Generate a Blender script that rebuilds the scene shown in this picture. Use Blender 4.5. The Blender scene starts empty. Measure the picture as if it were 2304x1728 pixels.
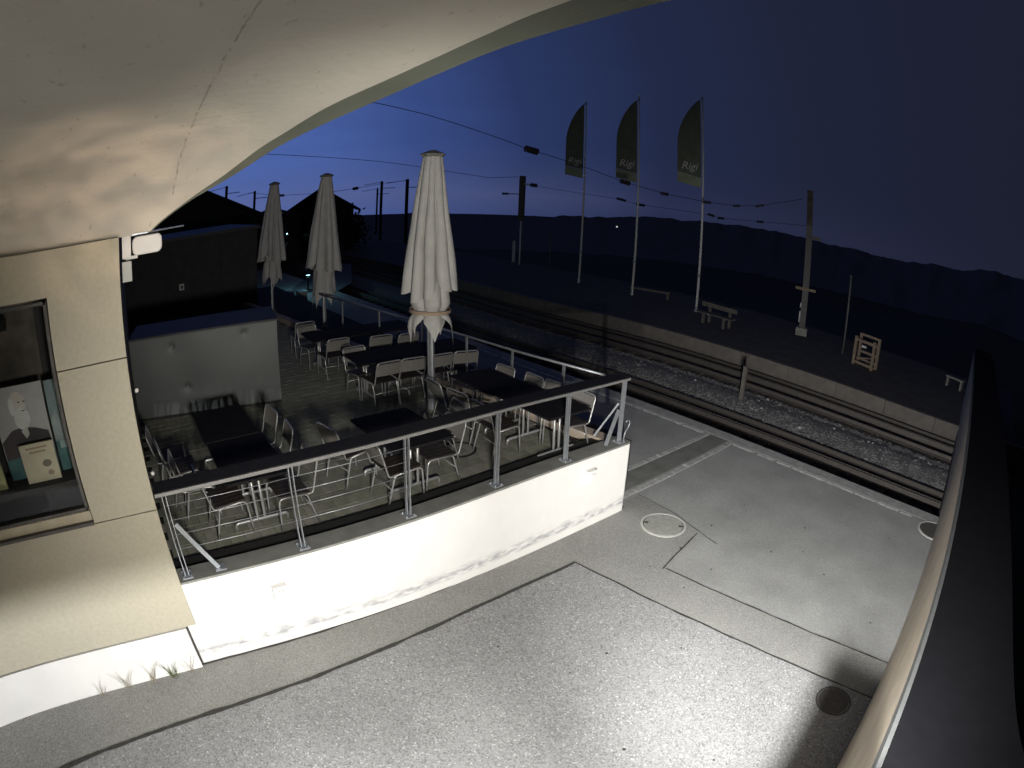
import bpy, bmesh, math, random
from mathutils import Vector, Matrix
random.seed(7)
S = bpy.context.scene
COL = S.collection
R = math.radians

# ------------------------------------------------------------------ camera (wide webcam lens with barrel distortion)
cd = bpy.data.cameras.new('webcam'); cam = bpy.data.objects.new('webcam', cd); COL.objects.link(cam); S.camera = cam
cd.type = 'PANO'; cd.panorama_type = 'FISHEYE_LENS_POLYNOMIAL'
cd.sensor_fit = 'HORIZONTAL'; cd.sensor_width = 23.04; cd.sensor_height = 17.28; cd.fisheye_fov = R(175)
cd.fisheye_polynomial_k0 = 0.0
cd.fisheye_polynomial_k1 = -(0.083131390); cd.fisheye_polynomial_k2 = -(-0.004480856)
cd.fisheye_polynomial_k3 = -(0.000799463); cd.fisheye_polynomial_k4 = -(-0.000035992)
cd.clip_start = 0.02; cd.clip_end = 60000
H = 4.6
ROT = Matrix(((0.6327947,-0.2671756,0.7267655),(0.7733826,0.1719187,-0.6101830),(0.0380814,0.9481884,0.3154182)))
cam.matrix_world = Matrix.Translation((0, 0, H)) @ ROT.to_4x4()

# ------------------------------------------------------------------ sky: dawn twilight, sun still below the horizon
w = bpy.data.worlds.new('World'); S.world = w; w.use_nodes = True
nt = w.node_tree; nt.nodes.clear()
out = nt.nodes.new('ShaderNodeOutputWorld'); bg = nt.nodes.new('ShaderNodeBackground')
# twilight sky: light rises from the dawn horizon on the left and thins out towards the zenith and the far side
L_ = nt.links
def N(t, **k):
    n = nt.nodes.new(t)
    for a, b in k.items(): setattr(n, a, b)
    return n
def MA(op, a, b=None):
    n = N('ShaderNodeMath', operation=op)
    for i, x in enumerate((a, b)):
        if x is None: continue
        if isinstance(x, (int, float)): n.inputs[i].default_value = x
        else: L_.new(x, n.inputs[i])
    return n.outputs[0]
tcw = N('ShaderNodeTexCoord'); nrm = N('ShaderNodeVectorMath', operation='NORMALIZE'); L_.new(tcw.outputs['Generated'], nrm.inputs[0])
sxyz = N('ShaderNodeSeparateXYZ'); L_.new(nrm.outputs[0], sxyz.inputs[0])
DAWN = Vector((math.sin(R(-80)), math.cos(R(-80)), 0.03)).normalized()
dt = N('ShaderNodeVectorMath', operation='DOT_PRODUCT'); L_.new(nrm.outputs[0], dt.inputs[0]); dt.inputs[1].default_value = DAWN
cl = N('ShaderNodeTexNoise'); mpw = N('ShaderNodeMapping'); mpw.inputs['Scale'].default_value = (2.0, 2.0, 16.0); L_.new(nrm.outputs[0], mpw.inputs[0]); L_.new(mpw.outputs[0], cl.inputs['Vector']); cl.inputs['Scale'].default_value = 2.2; cl.inputs['Detail'].default_value = 5
ramp = N('ShaderNodeValToRGB'); e = ramp.color_ramp.elements; e[0].position = 0.0; e[0].color = (.0085, .0095, .018, 1); e[1].position = 1.0; e[1].color = (.07, .125, .38, 1)
for p_, c_ in ((.45, (.011, .0125, .0235)), (.62, (.0125, .015, .032)), (.76, (.0135, .0178, .041)), (.86, (.0155, .0225, .06)), (.93, (.022, .037, .115)), (.97, (.04, .072, .23))): q = e.new(p_); q.color = (*c_, 1)
tt = MA('ADD', MA('MULTIPLY', dt.outputs['Value'], .5), .5); tt = MA('ADD', tt, MA('MULTIPLY', MA('SUBTRACT', cl.outputs['Fac'], .5), .014)); L_.new(tt, ramp.inputs['Fac'])
# greyer, paler air in the last degrees above the horizon
hz = MA('POWER', MA('SUBTRACT', 1.0, MA('MINIMUM', MA('MULTIPLY', MA('ABSOLUTE', sxyz.outputs[2]), 9.0), 1.0)), 2.0)
mxw = N('ShaderNodeMix', data_type='RGBA'); L_.new(MA('MULTIPLY', hz, .55), mxw.inputs[0]); L_.new(ramp.outputs[0], mxw.inputs[6])
r2 = N('ShaderNodeValToRGB'); e = r2.color_ramp.elements; e[0].position = .5; e[0].color = (.011, .0125, .022, 1); e[1].position = 1.0; e[1].color = (.11, .13, .27, 1); q = e.new(.86); q.color = (.029, .033, .08, 1); L_.new(tt, r2.inputs['Fac']); L_.new(r2.outputs[0], mxw.inputs[7])
L_.new(mxw.outputs[2], bg.inputs[0]); bg.inputs[1].default_value = 1.0
L_.new(bg.outputs[0], out.inputs[0])

vs = S.view_settings; vs.view_transform = 'Standard'; vs.look = 'None'; vs.gamma = 1; vs.exposure = 0; vs.use_curve_mapping = False
S.cycles.max_bounces = 6; S.cycles.diffuse_bounces = 4; S.cycles.glossy_bounces = 3; S.cycles.transmission_bounces = 6; S.cycles.transparent_max_bounces = 8
S.cycles.caustics_reflective = False; S.cycles.caustics_refractive = False
S.cycles.sample_clamp_indirect = 4.0
S.cycles.use_denoising = True

# ------------------------------------------------------------------ materials
def mat(name, c, rough=0.7, metal=0.0, var=0.15, scale=8.0, bump=0.0, bscale=60.0, c2=None, detail=4.0, spec=0.5):
    m = bpy.data.materials.new(name); m.use_nodes = True; t = m.node_tree; n = t.nodes; l = t.links
    b = n['Principled BSDF']; b.inputs['Roughness'].default_value = rough; b.inputs['Metallic'].default_value = metal
    b.inputs['Specular IOR Level'].default_value = spec
    tc = n.new('ShaderNodeTexCoord')
    if var > 0 or c2:
        nz = n.new('ShaderNodeTexNoise'); nz.inputs['Scale'].default_value = scale; nz.inputs['Detail'].default_value = detail
        l.new(tc.outputs['Object'], nz.inputs['Vector'])
        r = n.new('ShaderNodeValToRGB'); r.color_ramp.elements[0].position = 0.3; r.color_ramp.elements[1].position = 0.7
        a = c2 if c2 else tuple(x * (1 - var) for x in c); d = c if c2 else tuple(min(1, x * (1 + var)) for x in c)
        r.color_ramp.elements[0].color = (*a, 1); r.color_ramp.elements[1].color = (*d, 1)
        l.new(nz.outputs['Fac'], r.inputs['Fac']); l.new(r.outputs['Color'], b.inputs['Base Color'])
    else:
        b.inputs['Base Color'].default_value = (*c, 1)
    if bump > 0:
        nb = n.new('ShaderNodeTexNoise'); nb.inputs['Scale'].default_value = bscale; nb.inputs['Detail'].default_value = 5
        l.new(tc.outputs['Object'], nb.inputs['Vector'])
        bp = n.new('ShaderNodeBump'); bp.inputs['Strength'].default_value = bump; bp.inputs['Distance'].default_value = 0.02
        l.new(nb.outputs['Fac'], bp.inputs['Height']); l.new(bp.outputs['Normal'], b.inputs['Normal'])
    return m

def aggregate(name, base, dark, light, vs_=70.0, lightpos=0.9, rough=0.85, bump=0.35, big=0.8):
    """asphalt or washed concrete: cells of stone, some pale, with large soft stains"""
    m = mat(name, base, rough, var=0.13, scale=big, detail=9)
    t = m.node_tree; n = t.nodes; l = t.links; b = n['Principled BSDF']
    src = b.inputs['Base Color'].links[0].from_socket
    tc = [x for x in n if x.type == 'TEX_COORD'][0]
    v = n.new('ShaderNodeTexVoronoi'); v.inputs['Scale'].default_value = vs_; l.new(tc.outputs['Object'], v.inputs['Vector'])
    sep = n.new('ShaderNodeSeparateColor'); l.new(v.outputs['Color'], sep.inputs[0])
    r = n.new('ShaderNodeValToRGB'); e = r.color_ramp.elements
    e[0].position = 0.0; e[0].color = (*dark, 1); e[1].position = 1.0; e[1].color = (*light, 1)
    q = e.new(0.15); q.color = (0.75, 0.75, 0.75, 1); q = e.new(lightpos); q.color = (1.1, 1.1, 1.1, 1)
    l.new(sep.outputs[0], r.inputs['Fac'])
    mx = n.new('ShaderNodeMix'); mx.data_type = 'RGBA'; mx.blend_type = 'MULTIPLY'; mx.inputs[0].default_value = 1.0
    l.new(src, mx.inputs[6]); l.new(r.outputs['Color'], mx.inputs[7]); l.new(mx.outputs[2], b.inputs['Base Color'])
    bp = n.new('ShaderNodeBump'); bp.inputs['Strength'].default_value = bump; bp.inputs['Distance'].default_value = 0.006
    l.new(v.outputs['Distance'], bp.inputs['Height']); l.new(bp.outputs['Normal'], b.inputs['Normal'])
    return m

M = {}
M['asphalt_coarse'] = aggregate('asphalt_coarse', (.28, .28, .278), (.55, .55, .55), (1.7, 1.7, 1.75), 62, .95)
M['asphalt_fine'] = aggregate('asphalt_fine', (.275, .273, .255), (.6, .6, .6), (1.7, 1.7, 1.7), 120, .95, bump=.2)
M['slab'] = aggregate('slab', (.29, .292, .28), (.7, .7, .7), (1.5, 1.5, 1.5), 130, .96, bump=.15, big=1.3)
M['tar'] = mat('tar', (.035, .035, .03), .7, var=.3, scale=20)
M['edge'] = mat('edge_stone', (.3, .3, .285), .8, var=.2, scale=6, bump=.3, bscale=40)
M['mortar'] = mat('mortar', (.36, .36, .345), .85, var=.25, scale=9, bump=.3)
M['channel'] = mat('channel_concrete', (.15, .15, .135), .85, var=.2, scale=4, bump=.2)
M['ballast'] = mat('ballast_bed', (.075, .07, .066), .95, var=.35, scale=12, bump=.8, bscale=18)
M['shoulder'] = mat('ballast_shoulder', (.13, .128, .125), .95, var=.4, scale=14, bump=.9, bscale=22)
M['white_plain'] = mat('white_render_plain', (.74, .72, .685), .85, var=.05, scale=2, bump=.1, bscale=50)
M['tan_kerb'] = mat('tan_kerb', (.4, .33, .26), .85, var=.12, scale=5, bump=.2)
M['path'] = mat('forecourt_asphalt', (.09, .09, .095), .8, var=.2, scale=1.5)
M['stone'] = mat('ballast_stone', (.16, .157, .155), .9, var=.45, scale=3)
M['stone_pale'] = mat('pale_stone', (.26, .26, .26), .9, var=.2, scale=3)
M['rail'] = mat('rail_steel', (.09, .08, .072), .6, metal=.4, var=.2, scale=20)
M['sleeper'] = mat('sleeper_steel', (.07, .055, .045), .8, var=.3, scale=8)
M['farplat'] = mat('far_platform_asphalt', (.055, .053, .055), .9, var=.25, scale=2, bump=.3)
M['block'] = mat('edge_block_concrete', (.12, .108, .096), .85, var=.2, scale=3, bump=.2)
M['grass'] = mat('grass_ground', (.035, .04, .022), .95, var=.5, scale=.4, bump=.6, bscale=4)
M['mount'] = mat('far_mountain', (.14, .14, .15), 1.0, var=0)
M['white_wall'] = None
M['cap'] = mat('cap_concrete', (.2, .2, .18), .8, var=.15, scale=5, bump=.2)
M['mat_black'] = mat('rubber_mat', (.016, .016, .014), .9, var=.3, scale=40, bump=.4, bscale=150)
M['galv'] = mat('galvanised_steel', (.4, .42, .44), .45, metal=.6, var=.12, scale=14)
M['rail_top'] = mat('handrail_board', (.02, .019, .02), .7, var=.2, scale=10, spec=.2)
M['rail_edge'] = mat('handrail_edge', (.26, .257, .25), .5, metal=.3, var=.1, scale=12)
M['tube'] = mat('chair_tube', (.46, .46, .45), .35, metal=.5, var=.05, scale=20)
M['slat'] = mat('seat_slat', (.03, .022, .018), .6, var=.3, scale=14)
M['sling'] = mat('back_sling', (.21, .2, .185), .75, var=.12, scale=30, bump=.3, bscale=300)
M['top'] = mat('table_top', (.012, .0115, .013), .8, var=.25, scale=7, spec=.15)
M['cloth'] = mat('parasol_cloth', (.52, .51, .485), .85, var=.08, scale=4, bump=.15, bscale=25)
M['strap'] = mat('parasol_strap', (.4, .3, .22), .8, var=.1)
M['socket'] = mat('parasol_socket', (.2, .2, .17), .7, var=.15)
M['panel'] = mat('fibre_cement_panel', (.41, .375, .288), .75, var=.06, scale=22, bump=.12, bscale=120, detail=8)
M['panel_edge'] = mat('panel_carcass', (.05, .045, .04), .9, var=.1)
M['sidewall'] = mat('side_wall', (.1, .095, .085), .9, var=.15, scale=3)
M['frame'] = mat('window_frame', (.42, .37, .27), .5, var=.08)
M['frame_dark'] = mat('sill_metal', (.075, .07, .065), .45, metal=.4, var=.1)
M['interior'] = mat('shop_interior', (.05, .045, .045), .9, var=.2, scale=2)
M['white_box'] = mat('white_plastic', (.6, .59, .575), .5, var=.03)
M['grey_box'] = mat('grey_plastic', (.36, .375, .36), .6, var=.05)
M['shed'] = mat('shed_panel', (.045, .043, .042), .85, var=.15, scale=3)
M['black_wood'] = mat('dark_timber', (.02, .018, .018), .9, var=.3, scale=2)
M['roof_dark'] = mat('dark_roof', (.015, .015, .017), .9, var=.3, scale=2)
M['counter'] = mat('counter_top', (.04, .04, .045), .65, var=.15)
M['mast'] = mat('mast_steel', (.1, .097, .095), .75, var=.2, scale=3)
M['mast_rust'] = mat('mast_rust', (.06, .048, .04), .85, var=.3, scale=5)
M['pole_white'] = mat('pole_white', (.72, .72, .72), .45, var=.05)
M['flag'] = mat('flag_cloth', (.14, .16, .12), .9, var=.15, scale=3)
M['flag_low'] = mat('flag_hem', (.3, .35, .24), .9, var=.15, scale=3)
M['letter'] = mat('flag_letter', (.7, .7, .68), .9, var=.0)
M['wire'] = mat('overhead_wire', (.012, .012, .013), .7, var=0)
M['insul'] = mat('insulator', (.04, .035, .035), .4, var=.1)
M['wood'] = mat('weathered_wood', (.2, .155, .11), .85, var=.25, scale=9)
M['bench_wood'] = mat('bench_wood', (.1, .09, .08), .85, var=.25, scale=9)
M['manhole'] = mat('manhole_lid', (.3, .3, .27), .7, var=.15, scale=12, bump=.3, bscale=80)
M['manhole_ring'] = mat('manhole_ring', (.46, .46, .42), .6, var=.1, scale=10)
M['manhole_dark'] = mat('iron_cover', (.07, .066, .06), .75, var=.2, scale=14, bump=.4, bscale=60)
M['wall_conc'] = mat('end_wall_concrete', (.5, .42, .31), .85, var=.12, scale=3, bump=.25, bscale=30)
M['wall_trim'] = mat('end_wall_trim', (.12, .125, .122), .5, metal=.2, var=.1)
M['wall_top'] = mat('end_wall_cover', (.006, .006, .0075), .9, var=.1, spec=.08)
M['wall_low'] = mat('end_wall_foot', (.05, .047, .04), .95, var=.2, scale=4)
M['paint'] = mat('worn_line_paint', (.6, .6, .57), .8, var=.35, scale=7)
M['hood_mat'] = mat('hood_concrete', (.3, .28, .25), .9, var=.1)
M['grassblade'] = mat('dry_grass', (.3, .26, .19), .9, var=.3, scale=20)
M['grassgreen'] = mat('green_grass', (.08, .11, .035), .9, var=.3, scale=20)

def m_soffit():
    m = mat('shell_soffit', (.5, .467, .4), .9, var=.09, scale=1.1, bump=.25, bscale=14, detail=8)
    t = m.node_tree; n = t.nodes; l = t.links; b = n['Principled BSDF']
    src = b.inputs['Base Color'].links[0].from_socket; tc = [x for x in n if x.type == 'TEX_COORD'][0]
    mp = n.new('ShaderNodeMapping'); mp.inputs['Scale'].default_value = (1.3, 3.4, 2.0); l.new(tc.outputs['Object'], mp.inputs[0])
    v = n.new('ShaderNodeTexNoise'); v.inputs['Scale'].default_value = 7.5; v.inputs['Detail'].default_value = 3; l.new(mp.outputs[0], v.inputs['Vector'])
    r = n.new('ShaderNodeValToRGB'); r.color_ramp.elements[0].position = .27; r.color_ramp.elements[0].color = (.72, .72, .68, 1)
    r.color_ramp.elements[1].position = .34; r.color_ramp.elements[1].color = (1, 1, 1, 1); l.new(v.outputs['Fac'], r.inputs['Fac'])
    mx = n.new('ShaderNodeMix'); mx.data_type = 'RGBA'; mx.blend_type = 'MULTIPLY'; mx.inputs[0].default_value = .8
    l.new(src, mx.inputs[6]); l.new(r.outputs['Color'], mx.inputs[7]); l.new(mx.outputs[2], b.inputs['Base Color'])
    return m
M['soffit'] = m_soffit()
M['rim'] = mat('shell_rim', (.11, .117, .09), .85, var=.12, scale=2, bump=.2)
M['seam'] = mat('shell_seam', (.36, .33, .275), .95, var=.4, scale=16)

def m_white():
    m = mat('white_render', (.74, .72, .685), .85, var=.03, scale=3, bump=.1, bscale=50)
    t = m.node_tree; n = t.nodes; l = t.links; b = n['Principled BSDF']
    src = b.inputs['Base Color'].links[0].from_socket; tc = [x for x in n if x.type == 'TEX_COORD'][0]
    sp = n.new('ShaderNodeSeparateXYZ'); l.new(tc.outputs['Object'], sp.inputs[0])
    r = n.new('ShaderNodeValToRGB'); e = r.color_ramp.elements          # a band of flaking render a hand above the paving
    e[0].position = .1; e[0].color = (0, 0, 0, 1); e[1].position = .30; e[1].color = (0, 0, 0, 1)
    q = e.new(.16); q.color = (1, 1, 1, 1); q = e.new(.21); q.color = (.8, .8, .8, 1)
    l.new(sp.outputs[2], r.inputs['Fac'])
    nz = n.new('ShaderNodeTexNoise'); nz.inputs['Scale'].default_value = 11; nz.inputs['Detail'].default_value = 7
    mp = n.new('ShaderNodeMapping'); mp.inputs['Scale'].default_value = (1, .45, 1.6); l.new(tc.outputs['Object'], mp.inputs[0]); l.new(mp.outputs[0], nz.inputs['Vector'])
    r2 = n.new('ShaderNodeValToRGB'); r2.color_ramp.elements[0].position = .40; r2.color_ramp.elements[1].position = .62; l.new(nz.outputs['Fac'], r2.inputs['Fac'])
    mu = n.new('ShaderNodeMath'); mu.operation = 'MULTIPLY'; l.new(r.outputs['Color'], mu.inputs[0]); l.new(r2.outputs['Color'], mu.inputs[1])
    mx = n.new('ShaderNodeMix'); mx.data_type = 'RGBA'; mx.inputs[7].default_value = (.34, .34, .35, 1)
    l.new(mu.outputs[0], mx.inputs[0]); l.new(src, mx.inputs[6]); l.new(mx.outputs[2], b.inputs['Base Color'])
    return m
M['white_wall'] = m_white()

def m_sheet():
    m = bpy.data.materials.new('satin_sheet_metal'); m.use_nodes = True; t = m.node_tree; n = t.nodes; l = t.links; b = n['Principled BSDF']
    b.inputs['Base Color'].default_value = (.14, .15, .147, 1); b.inputs['Metallic'].default_value = .9; b.inputs['Roughness'].default_value = .58
    tc = n.new('ShaderNodeTexCoord'); nz = n.new('ShaderNodeTexNoise'); nz.inputs['Scale'].default_value = 1.1; nz.inputs['Detail'].default_value = 1
    l.new(tc.outputs['Object'], nz.inputs['Vector'])
    bp = n.new('ShaderNodeBump'); bp.inputs['Strength'].default_value = .12; bp.inputs['Distance'].default_value = .05
    l.new(nz.outputs['Fac'], bp.inputs['Height']); l.new(bp.outputs['Normal'], b.inputs['Normal'])
    return m
M['sheet'] = m_sheet()

def m_glass():
    m = bpy.data.materials.new('window_glass'); m.use_nodes = True; t = m.node_tree; n = t.nodes; l = t.links
    n.remove(n['Principled BSDF']); o = n['Material Output']
    tr = n.new('ShaderNodeBsdfTransparent'); tr.inputs[0].default_value = (.86, .9, .88, 1)
    gl = n.new('ShaderNodeBsdfGlossy'); gl.inputs['Roughness'].default_value = .02
    fr = n.new('ShaderNodeFresnel'); fr.inputs[0].default_value = 1.5
    mx = n.new('ShaderNodeMixShader'); l.new(fr.outputs[0], mx.inputs[0]); l.new(tr.outputs[0], mx.inputs[1]); l.new(gl.outputs[0], mx.inputs[2]); l.new(mx.outputs[0], o.inputs[0])
    return m
M['glass'] = m_glass()

def emit(name, c, s):
    m = bpy.data.materials.new(name); m.use_nodes = True; b = m.node_tree.nodes['Principled BSDF']
    b.inputs['Base Color'].default_value = (*c, 1); b.inputs['Emission Color'].default_value = (*c, 1); b.inputs['Emission Strength'].default_value = s
    return m

# ------------------------------------------------------------------ mesh helpers
class MB:
    def __init__(s): s.v = []; s.f = []; s.sm = []
    def box(s, x0, x1, y0, y1, z0, z1):
        b = len(s.v)
        s.v += [(x, y, z) for z in (z0, z1) for y in (y0, y1) for x in (x0, x1)]
        for q in ((0, 2, 3, 1), (4, 5, 7, 6), (0, 1, 5, 4), (2, 6, 7, 3), (0, 4, 6, 2), (1, 3, 7, 5)): s.f.append(tuple(b + i for i in q)); s.sm.append(False)
        return s
    def beam(s, a, b, wd, ht, up=(0, 0, 1)):
        a = Vector(a); b = Vector(b); d = (b - a).normalized(); u = Vector(up)
        if abs(d.dot(u)) > .98: u = Vector((1, 0, 0))
        sx = d.cross(u).normalized(); sy = sx.cross(d).normalized(); k = len(s.v)
        for p in (a, b):
            for i, j in ((-1, -1), (1, -1), (1, 1), (-1, 1)): s.v.append(tuple(p + sx * i * wd / 2 + sy * j * ht / 2))
        for q in ((0, 3, 2, 1), (4, 5, 6, 7), (0, 1, 5, 4), (1, 2, 6, 5), (2, 3, 7, 6), (3, 0, 4, 7)): s.f.append(tuple(k + i for i in q)); s.sm.append(False)
        return s
    def tube(s, pts, r, n=8, cap=True):
        pts = [Vector(p) for p in pts]; k = len(s.v); m = len(pts); rs = r if isinstance(r, (list, tuple)) else [r] * m
        t = (pts[1] - pts[0]).normalized(); u = Vector((0, 0, 1)) if abs(t.z) < .9 else Vector((1, 0, 0))
        u = (u - t * u.dot(t)).normalized()
        for i, p in enumerate(pts):
            if 0 < i < m - 1: tt = ((pts[i] - pts[i - 1]).normalized() + (pts[i + 1] - pts[i]).normalized()).normalized()
            elif i: tt = (pts[i] - pts[i - 1]).normalized()
            else: tt = t
            u = (u - tt * u.dot(tt)).normalized(); v = tt.cross(u)
            for j in range(n):
                a = 2 * math.pi * j / n; s.v.append(tuple(p + (u * math.cos(a) + v * math.sin(a)) * rs[i]))
        for i in range(m - 1):
            for j in range(n):
                s.f.append((k + i * n + j, k + i * n + (j + 1) % n, k + (i + 1) * n + (j + 1) % n, k + (i + 1) * n + j)); s.sm.append(True)
        if cap:
            s.f.append(tuple(k + j for j in reversed(range(n)))); s.sm.append(False)
            s.f.append(tuple(k + (m - 1) * n + j for j in range(n))); s.sm.append(False)
        return s
    def lathe(s, prof, n=24, c=(0, 0), cap=True):
        k = len(s.v)
        for r, z in prof:
            for j in range(n):
                a = 2 * math.pi * j / n; s.v.append((c[0] + r * math.cos(a), c[1] + r * math.sin(a), z))
        for i in range(len(prof) - 1):
            for j in range(n): s.f.append((k + i * n + j, k + i * n + (j + 1) % n, k + (i + 1) * n + (j + 1) % n, k + (i + 1) * n + j)); s.sm.append(False)
        if cap:
            s.f.append(tuple(k + j for j in reversed(range(n)))); s.sm.append(False)
            s.f.append(tuple(k + (len(prof) - 1) * n + j for j in range(n))); s.sm.append(False)
        return s
    def poly(s, pts): k = len(s.v); s.v += [tuple(p) for p in pts]; s.f.append(tuple(range(k, k + len(pts)))); s.sm.append(False); return s
    def prism(s, pts, z0, z1):
        k = len(s.v); n = len(pts); s.v += [(p[0], p[1], z0) for p in pts] + [(p[0], p[1], z1) for p in pts]
        s.f.append(tuple(k + i for i in reversed(range(n)))); s.f.append(tuple(k + n + i for i in range(n))); s.sm += [False, False]
        for i in range(n): s.f.append((k + i, k + (i + 1) % n, k + n + (i + 1) % n, k + n + i)); s.sm.append(False)
        return s
    def grid(s, fn, nu, nv, sm=True, flip=False):
        k = len(s.v)
        for i in range(nu + 1):
            for j in range(nv + 1): s.v.append(tuple(fn(i / nu, j / nv)))
        for i in range(nu):
            for j in range(nv):
                q = (k + i * (nv + 1) + j, k + (i + 1) * (nv + 1) + j, k + (i + 1) * (nv + 1) + j + 1, k + i * (nv + 1) + j + 1)
                s.f.append(q[::-1] if flip else q); s.sm.append(sm)
        return s
    def mesh(s, name, m):
        me = bpy.data.meshes.new(name); me.from_pydata(s.v, [], s.f); me.polygons.foreach_set('use_smooth', s.sm); me.materials.append(m); me.update(); return me
    def build(s, name, m, parent=None, bevel=0):
        o = link(name, s.mesh(name, m), parent)
        if bevel:
            b = o.modifiers.new('bevel', 'BEVEL'); b.width = bevel; b.segments = 2; b.limit_method = 'ANGLE'
        return o
def link(name, data, parent=None):
    o = bpy.data.objects.new(name, data); COL.objects.link(o)
    if parent: o.parent = parent
    return o
def tag(o, label=None, cat=None, group=None, kind=None):
    if label: o['label'] = label
    if cat: o['category'] = cat
    if group: o['group'] = group
    if kind: o['kind'] = kind
    return o
def thing(name, label, cat, loc=(0, 0, 0), rz=0, group=None):
    o = link(name, None); o.location = loc; o.rotation_euler = (0, 0, rz); o.empty_display_size = .1; return tag(o, label, cat, group)
def struct(o): return tag(o, kind='structure')
def copy_tree(o, parent=None):
    c = o.copy(); COL.objects.link(c); c.parent = parent
    for ch in list(o.children): copy_tree(ch, c)
    return c
def arc_path(pts, rad, n=5):
    """polyline with rounded corners"""
    pts = [Vector(p) for p in pts]; res = [pts[0]]
    for i in range(1, len(pts) - 1):
        a, b, c = pts[i - 1], pts[i], pts[i + 1]; d1 = (a - b); d2 = (c - b); r = min(rad, d1.length * .49, d2.length * .49)
        p1 = b + d1.normalized() * r; p2 = b + d2.normalized() * r
        for k in range(n + 1):
            t = k / n; res.append(p1 * (1 - t) ** 2 + b * 2 * t * (1 - t) + p2 * t * t)
    res.append(pts[-1]); return res
def wob(x, y, z=0):
    from mathutils import noise
    return noise.noise(Vector((x, y, z)))
# ------------------------------------------------------------------ lamps (three unseen ones near the camera, an added streak spot, a small path light)
def lamp(name, kind, loc, W, col, size=.1, aim=None, cone=120, blend=.6):
    ld = bpy.data.lights.new(name, kind); ld.energy = W; ld.color = col
    if kind in ('POINT', 'SPOT'): ld.shadow_soft_size = size
    o = bpy.data.objects.new(name, ld); COL.objects.link(o); o.location = loc
    if kind == 'SPOT': ld.spot_size = R(cone); ld.spot_blend = blend
    if aim: o.rotation_euler = (Vector(aim) - Vector(loc)).to_track_quat('-Z', 'Y').to_euler()
    return o
LA = (.30, -.4, 1.7)
lamp('low_lamp_light', 'POINT', LA, 1250, (.97, .985, 1.0), .045)
LB = (.30, .32, 3.7)
lamp('corner_lamp_light', 'SPOT', LB, 1380, (1.0, .965, .89), .22, aim=(-7.2, 4.9, .9), cone=118, blend=1.0)
LC = (.28, .5, 3.1)
lamp('platform_flood_light', 'SPOT', LC, 4000, (1.0, .99, .97), .035, aim=(-2.2, 9.0, 0), cone=78, blend=1.0)
# added unseen spot; noise in its strength imitates reflected peach streaks on the shell
LD = (-.12, .3, 2.0)
ud = lamp('streak_spot', 'SPOT', LD, 380, (1.0, .74, .54), .015, aim=(-4.2, -.1, 4.88), cone=32, blend=1.0)
ud.data.use_nodes = True; un = ud.data.node_tree; ue = [n for n in un.nodes if n.type == 'EMISSION'][0]
utc = un.nodes.new('ShaderNodeTexCoord'); ump = un.nodes.new('ShaderNodeMapping'); ump.inputs['Scale'].default_value = (14, 14, 95)
unz = un.nodes.new('ShaderNodeTexNoise'); unz.inputs['Scale'].default_value = 1.0; unz.inputs['Detail'].default_value = 2
urp = un.nodes.new('ShaderNodeValToRGB'); urp.color_ramp.elements[0].position = .38; urp.color_ramp.elements[0].color = (.55, .55, .55, 1); urp.color_ramp.elements[1].position = .66; urp.color_ramp.elements[1].color = (1.4, 1.4, 1.4, 1)
un.links.new(utc.outputs['Normal'], ump.inputs[0]); un.links.new(ump.outputs[0], unz.inputs['Vector']); un.links.new(unz.outputs['Fac'], urp.inputs['Fac']); un.links.new(urp.outputs['Color'], ue.inputs['Strength'])
lamp('path_lamp_light', 'POINT', (-27.2, 9.6, .9), 45, (.35, .85, 1.0), .08)

# ------------------------------------------------------------------ terrain, mountains
def terrain_z(x, y):
    d = max(0.0, y - 27.0 - 1.2 * wob(x * .05, 3.1))
    z = -.75 - .42 * d - .0006 * d * d if d < 500 else -.75 - 210 - 150 - (d - 500) * .05
    r = math.hypot(x, y)
    if x < -75: z -= (-75 - x) * .12
    if x > 30: z -= (x - 30) * .1
    if y < -40: z -= (-40 - y) * .2
    z += .25 * wob(x * .08, y * .08) * min(1, d / 4)
    return max(z, -1000 + 0 * r)
m = MB()
NR, NA = 64, 144
for i in range(NR + 1):
    r = 30 * ((1 + 30000 / 30) ** (i / NR) - 1)
    for j in range(NA):
        a = 2 * math.pi * j / NA; x, y = -10 + r * math.cos(a), 12 + r * math.sin(a); m.v.append((x, y, terrain_z(x, y)))
for i in range(NR):
    for j in range(NA): m.f.append((i * NA + j, (i + 1) * NA + j, (i + 1) * NA + (j + 1) % NA, i * NA + (j + 1) % NA)); m.sm.append(True)
struct(m.build('terrain', M['grass']))

RID = [(-115, -.5), (-80, -1.2), (-68, -1.7), (-62, -1.9), (-55, -2.2), (-47, -1.9), (-38.8, -1.35), (-30.5, -.85), (-23, -.6), (-12.7, -.75), (-6, -.2), (.3, .45), (8, .8), (45, .3)]
def ridge(a):
    for (a0, e0), (a1, e1) in zip(RID, RID[1:]):
        if a0 <= a <= a1: t = (a - a0) / (a1 - a0); return e0 + (e1 - e0) * (t * t * (3 - 2 * t))
    return 0
m = MB()
def mfn(u, v):
    a = -115 + 160 * u; el = ridge(a) + .28 * wob(a * .32, 1.7) + .16 * wob(a * 1.1, 5.2) + .07 * wob(a * 3.3, 9.1)
    r = 15000 - 4200 * (1 - v) + 250 * wob(a * .5, v * 3, 2); ztop = H + 15000 * math.tan(R(el)); z = -1000 + (ztop + 1000) * (v ** 1.15) + (25 * wob(a * .4, v * 2, 7) if v < 1 else 0)
    return (r * math.sin(R(a)), r * math.cos(R(a)), z)
m.grid(mfn, 420, 12, True); struct(m.build('mountain_range', M['mount']))

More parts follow.
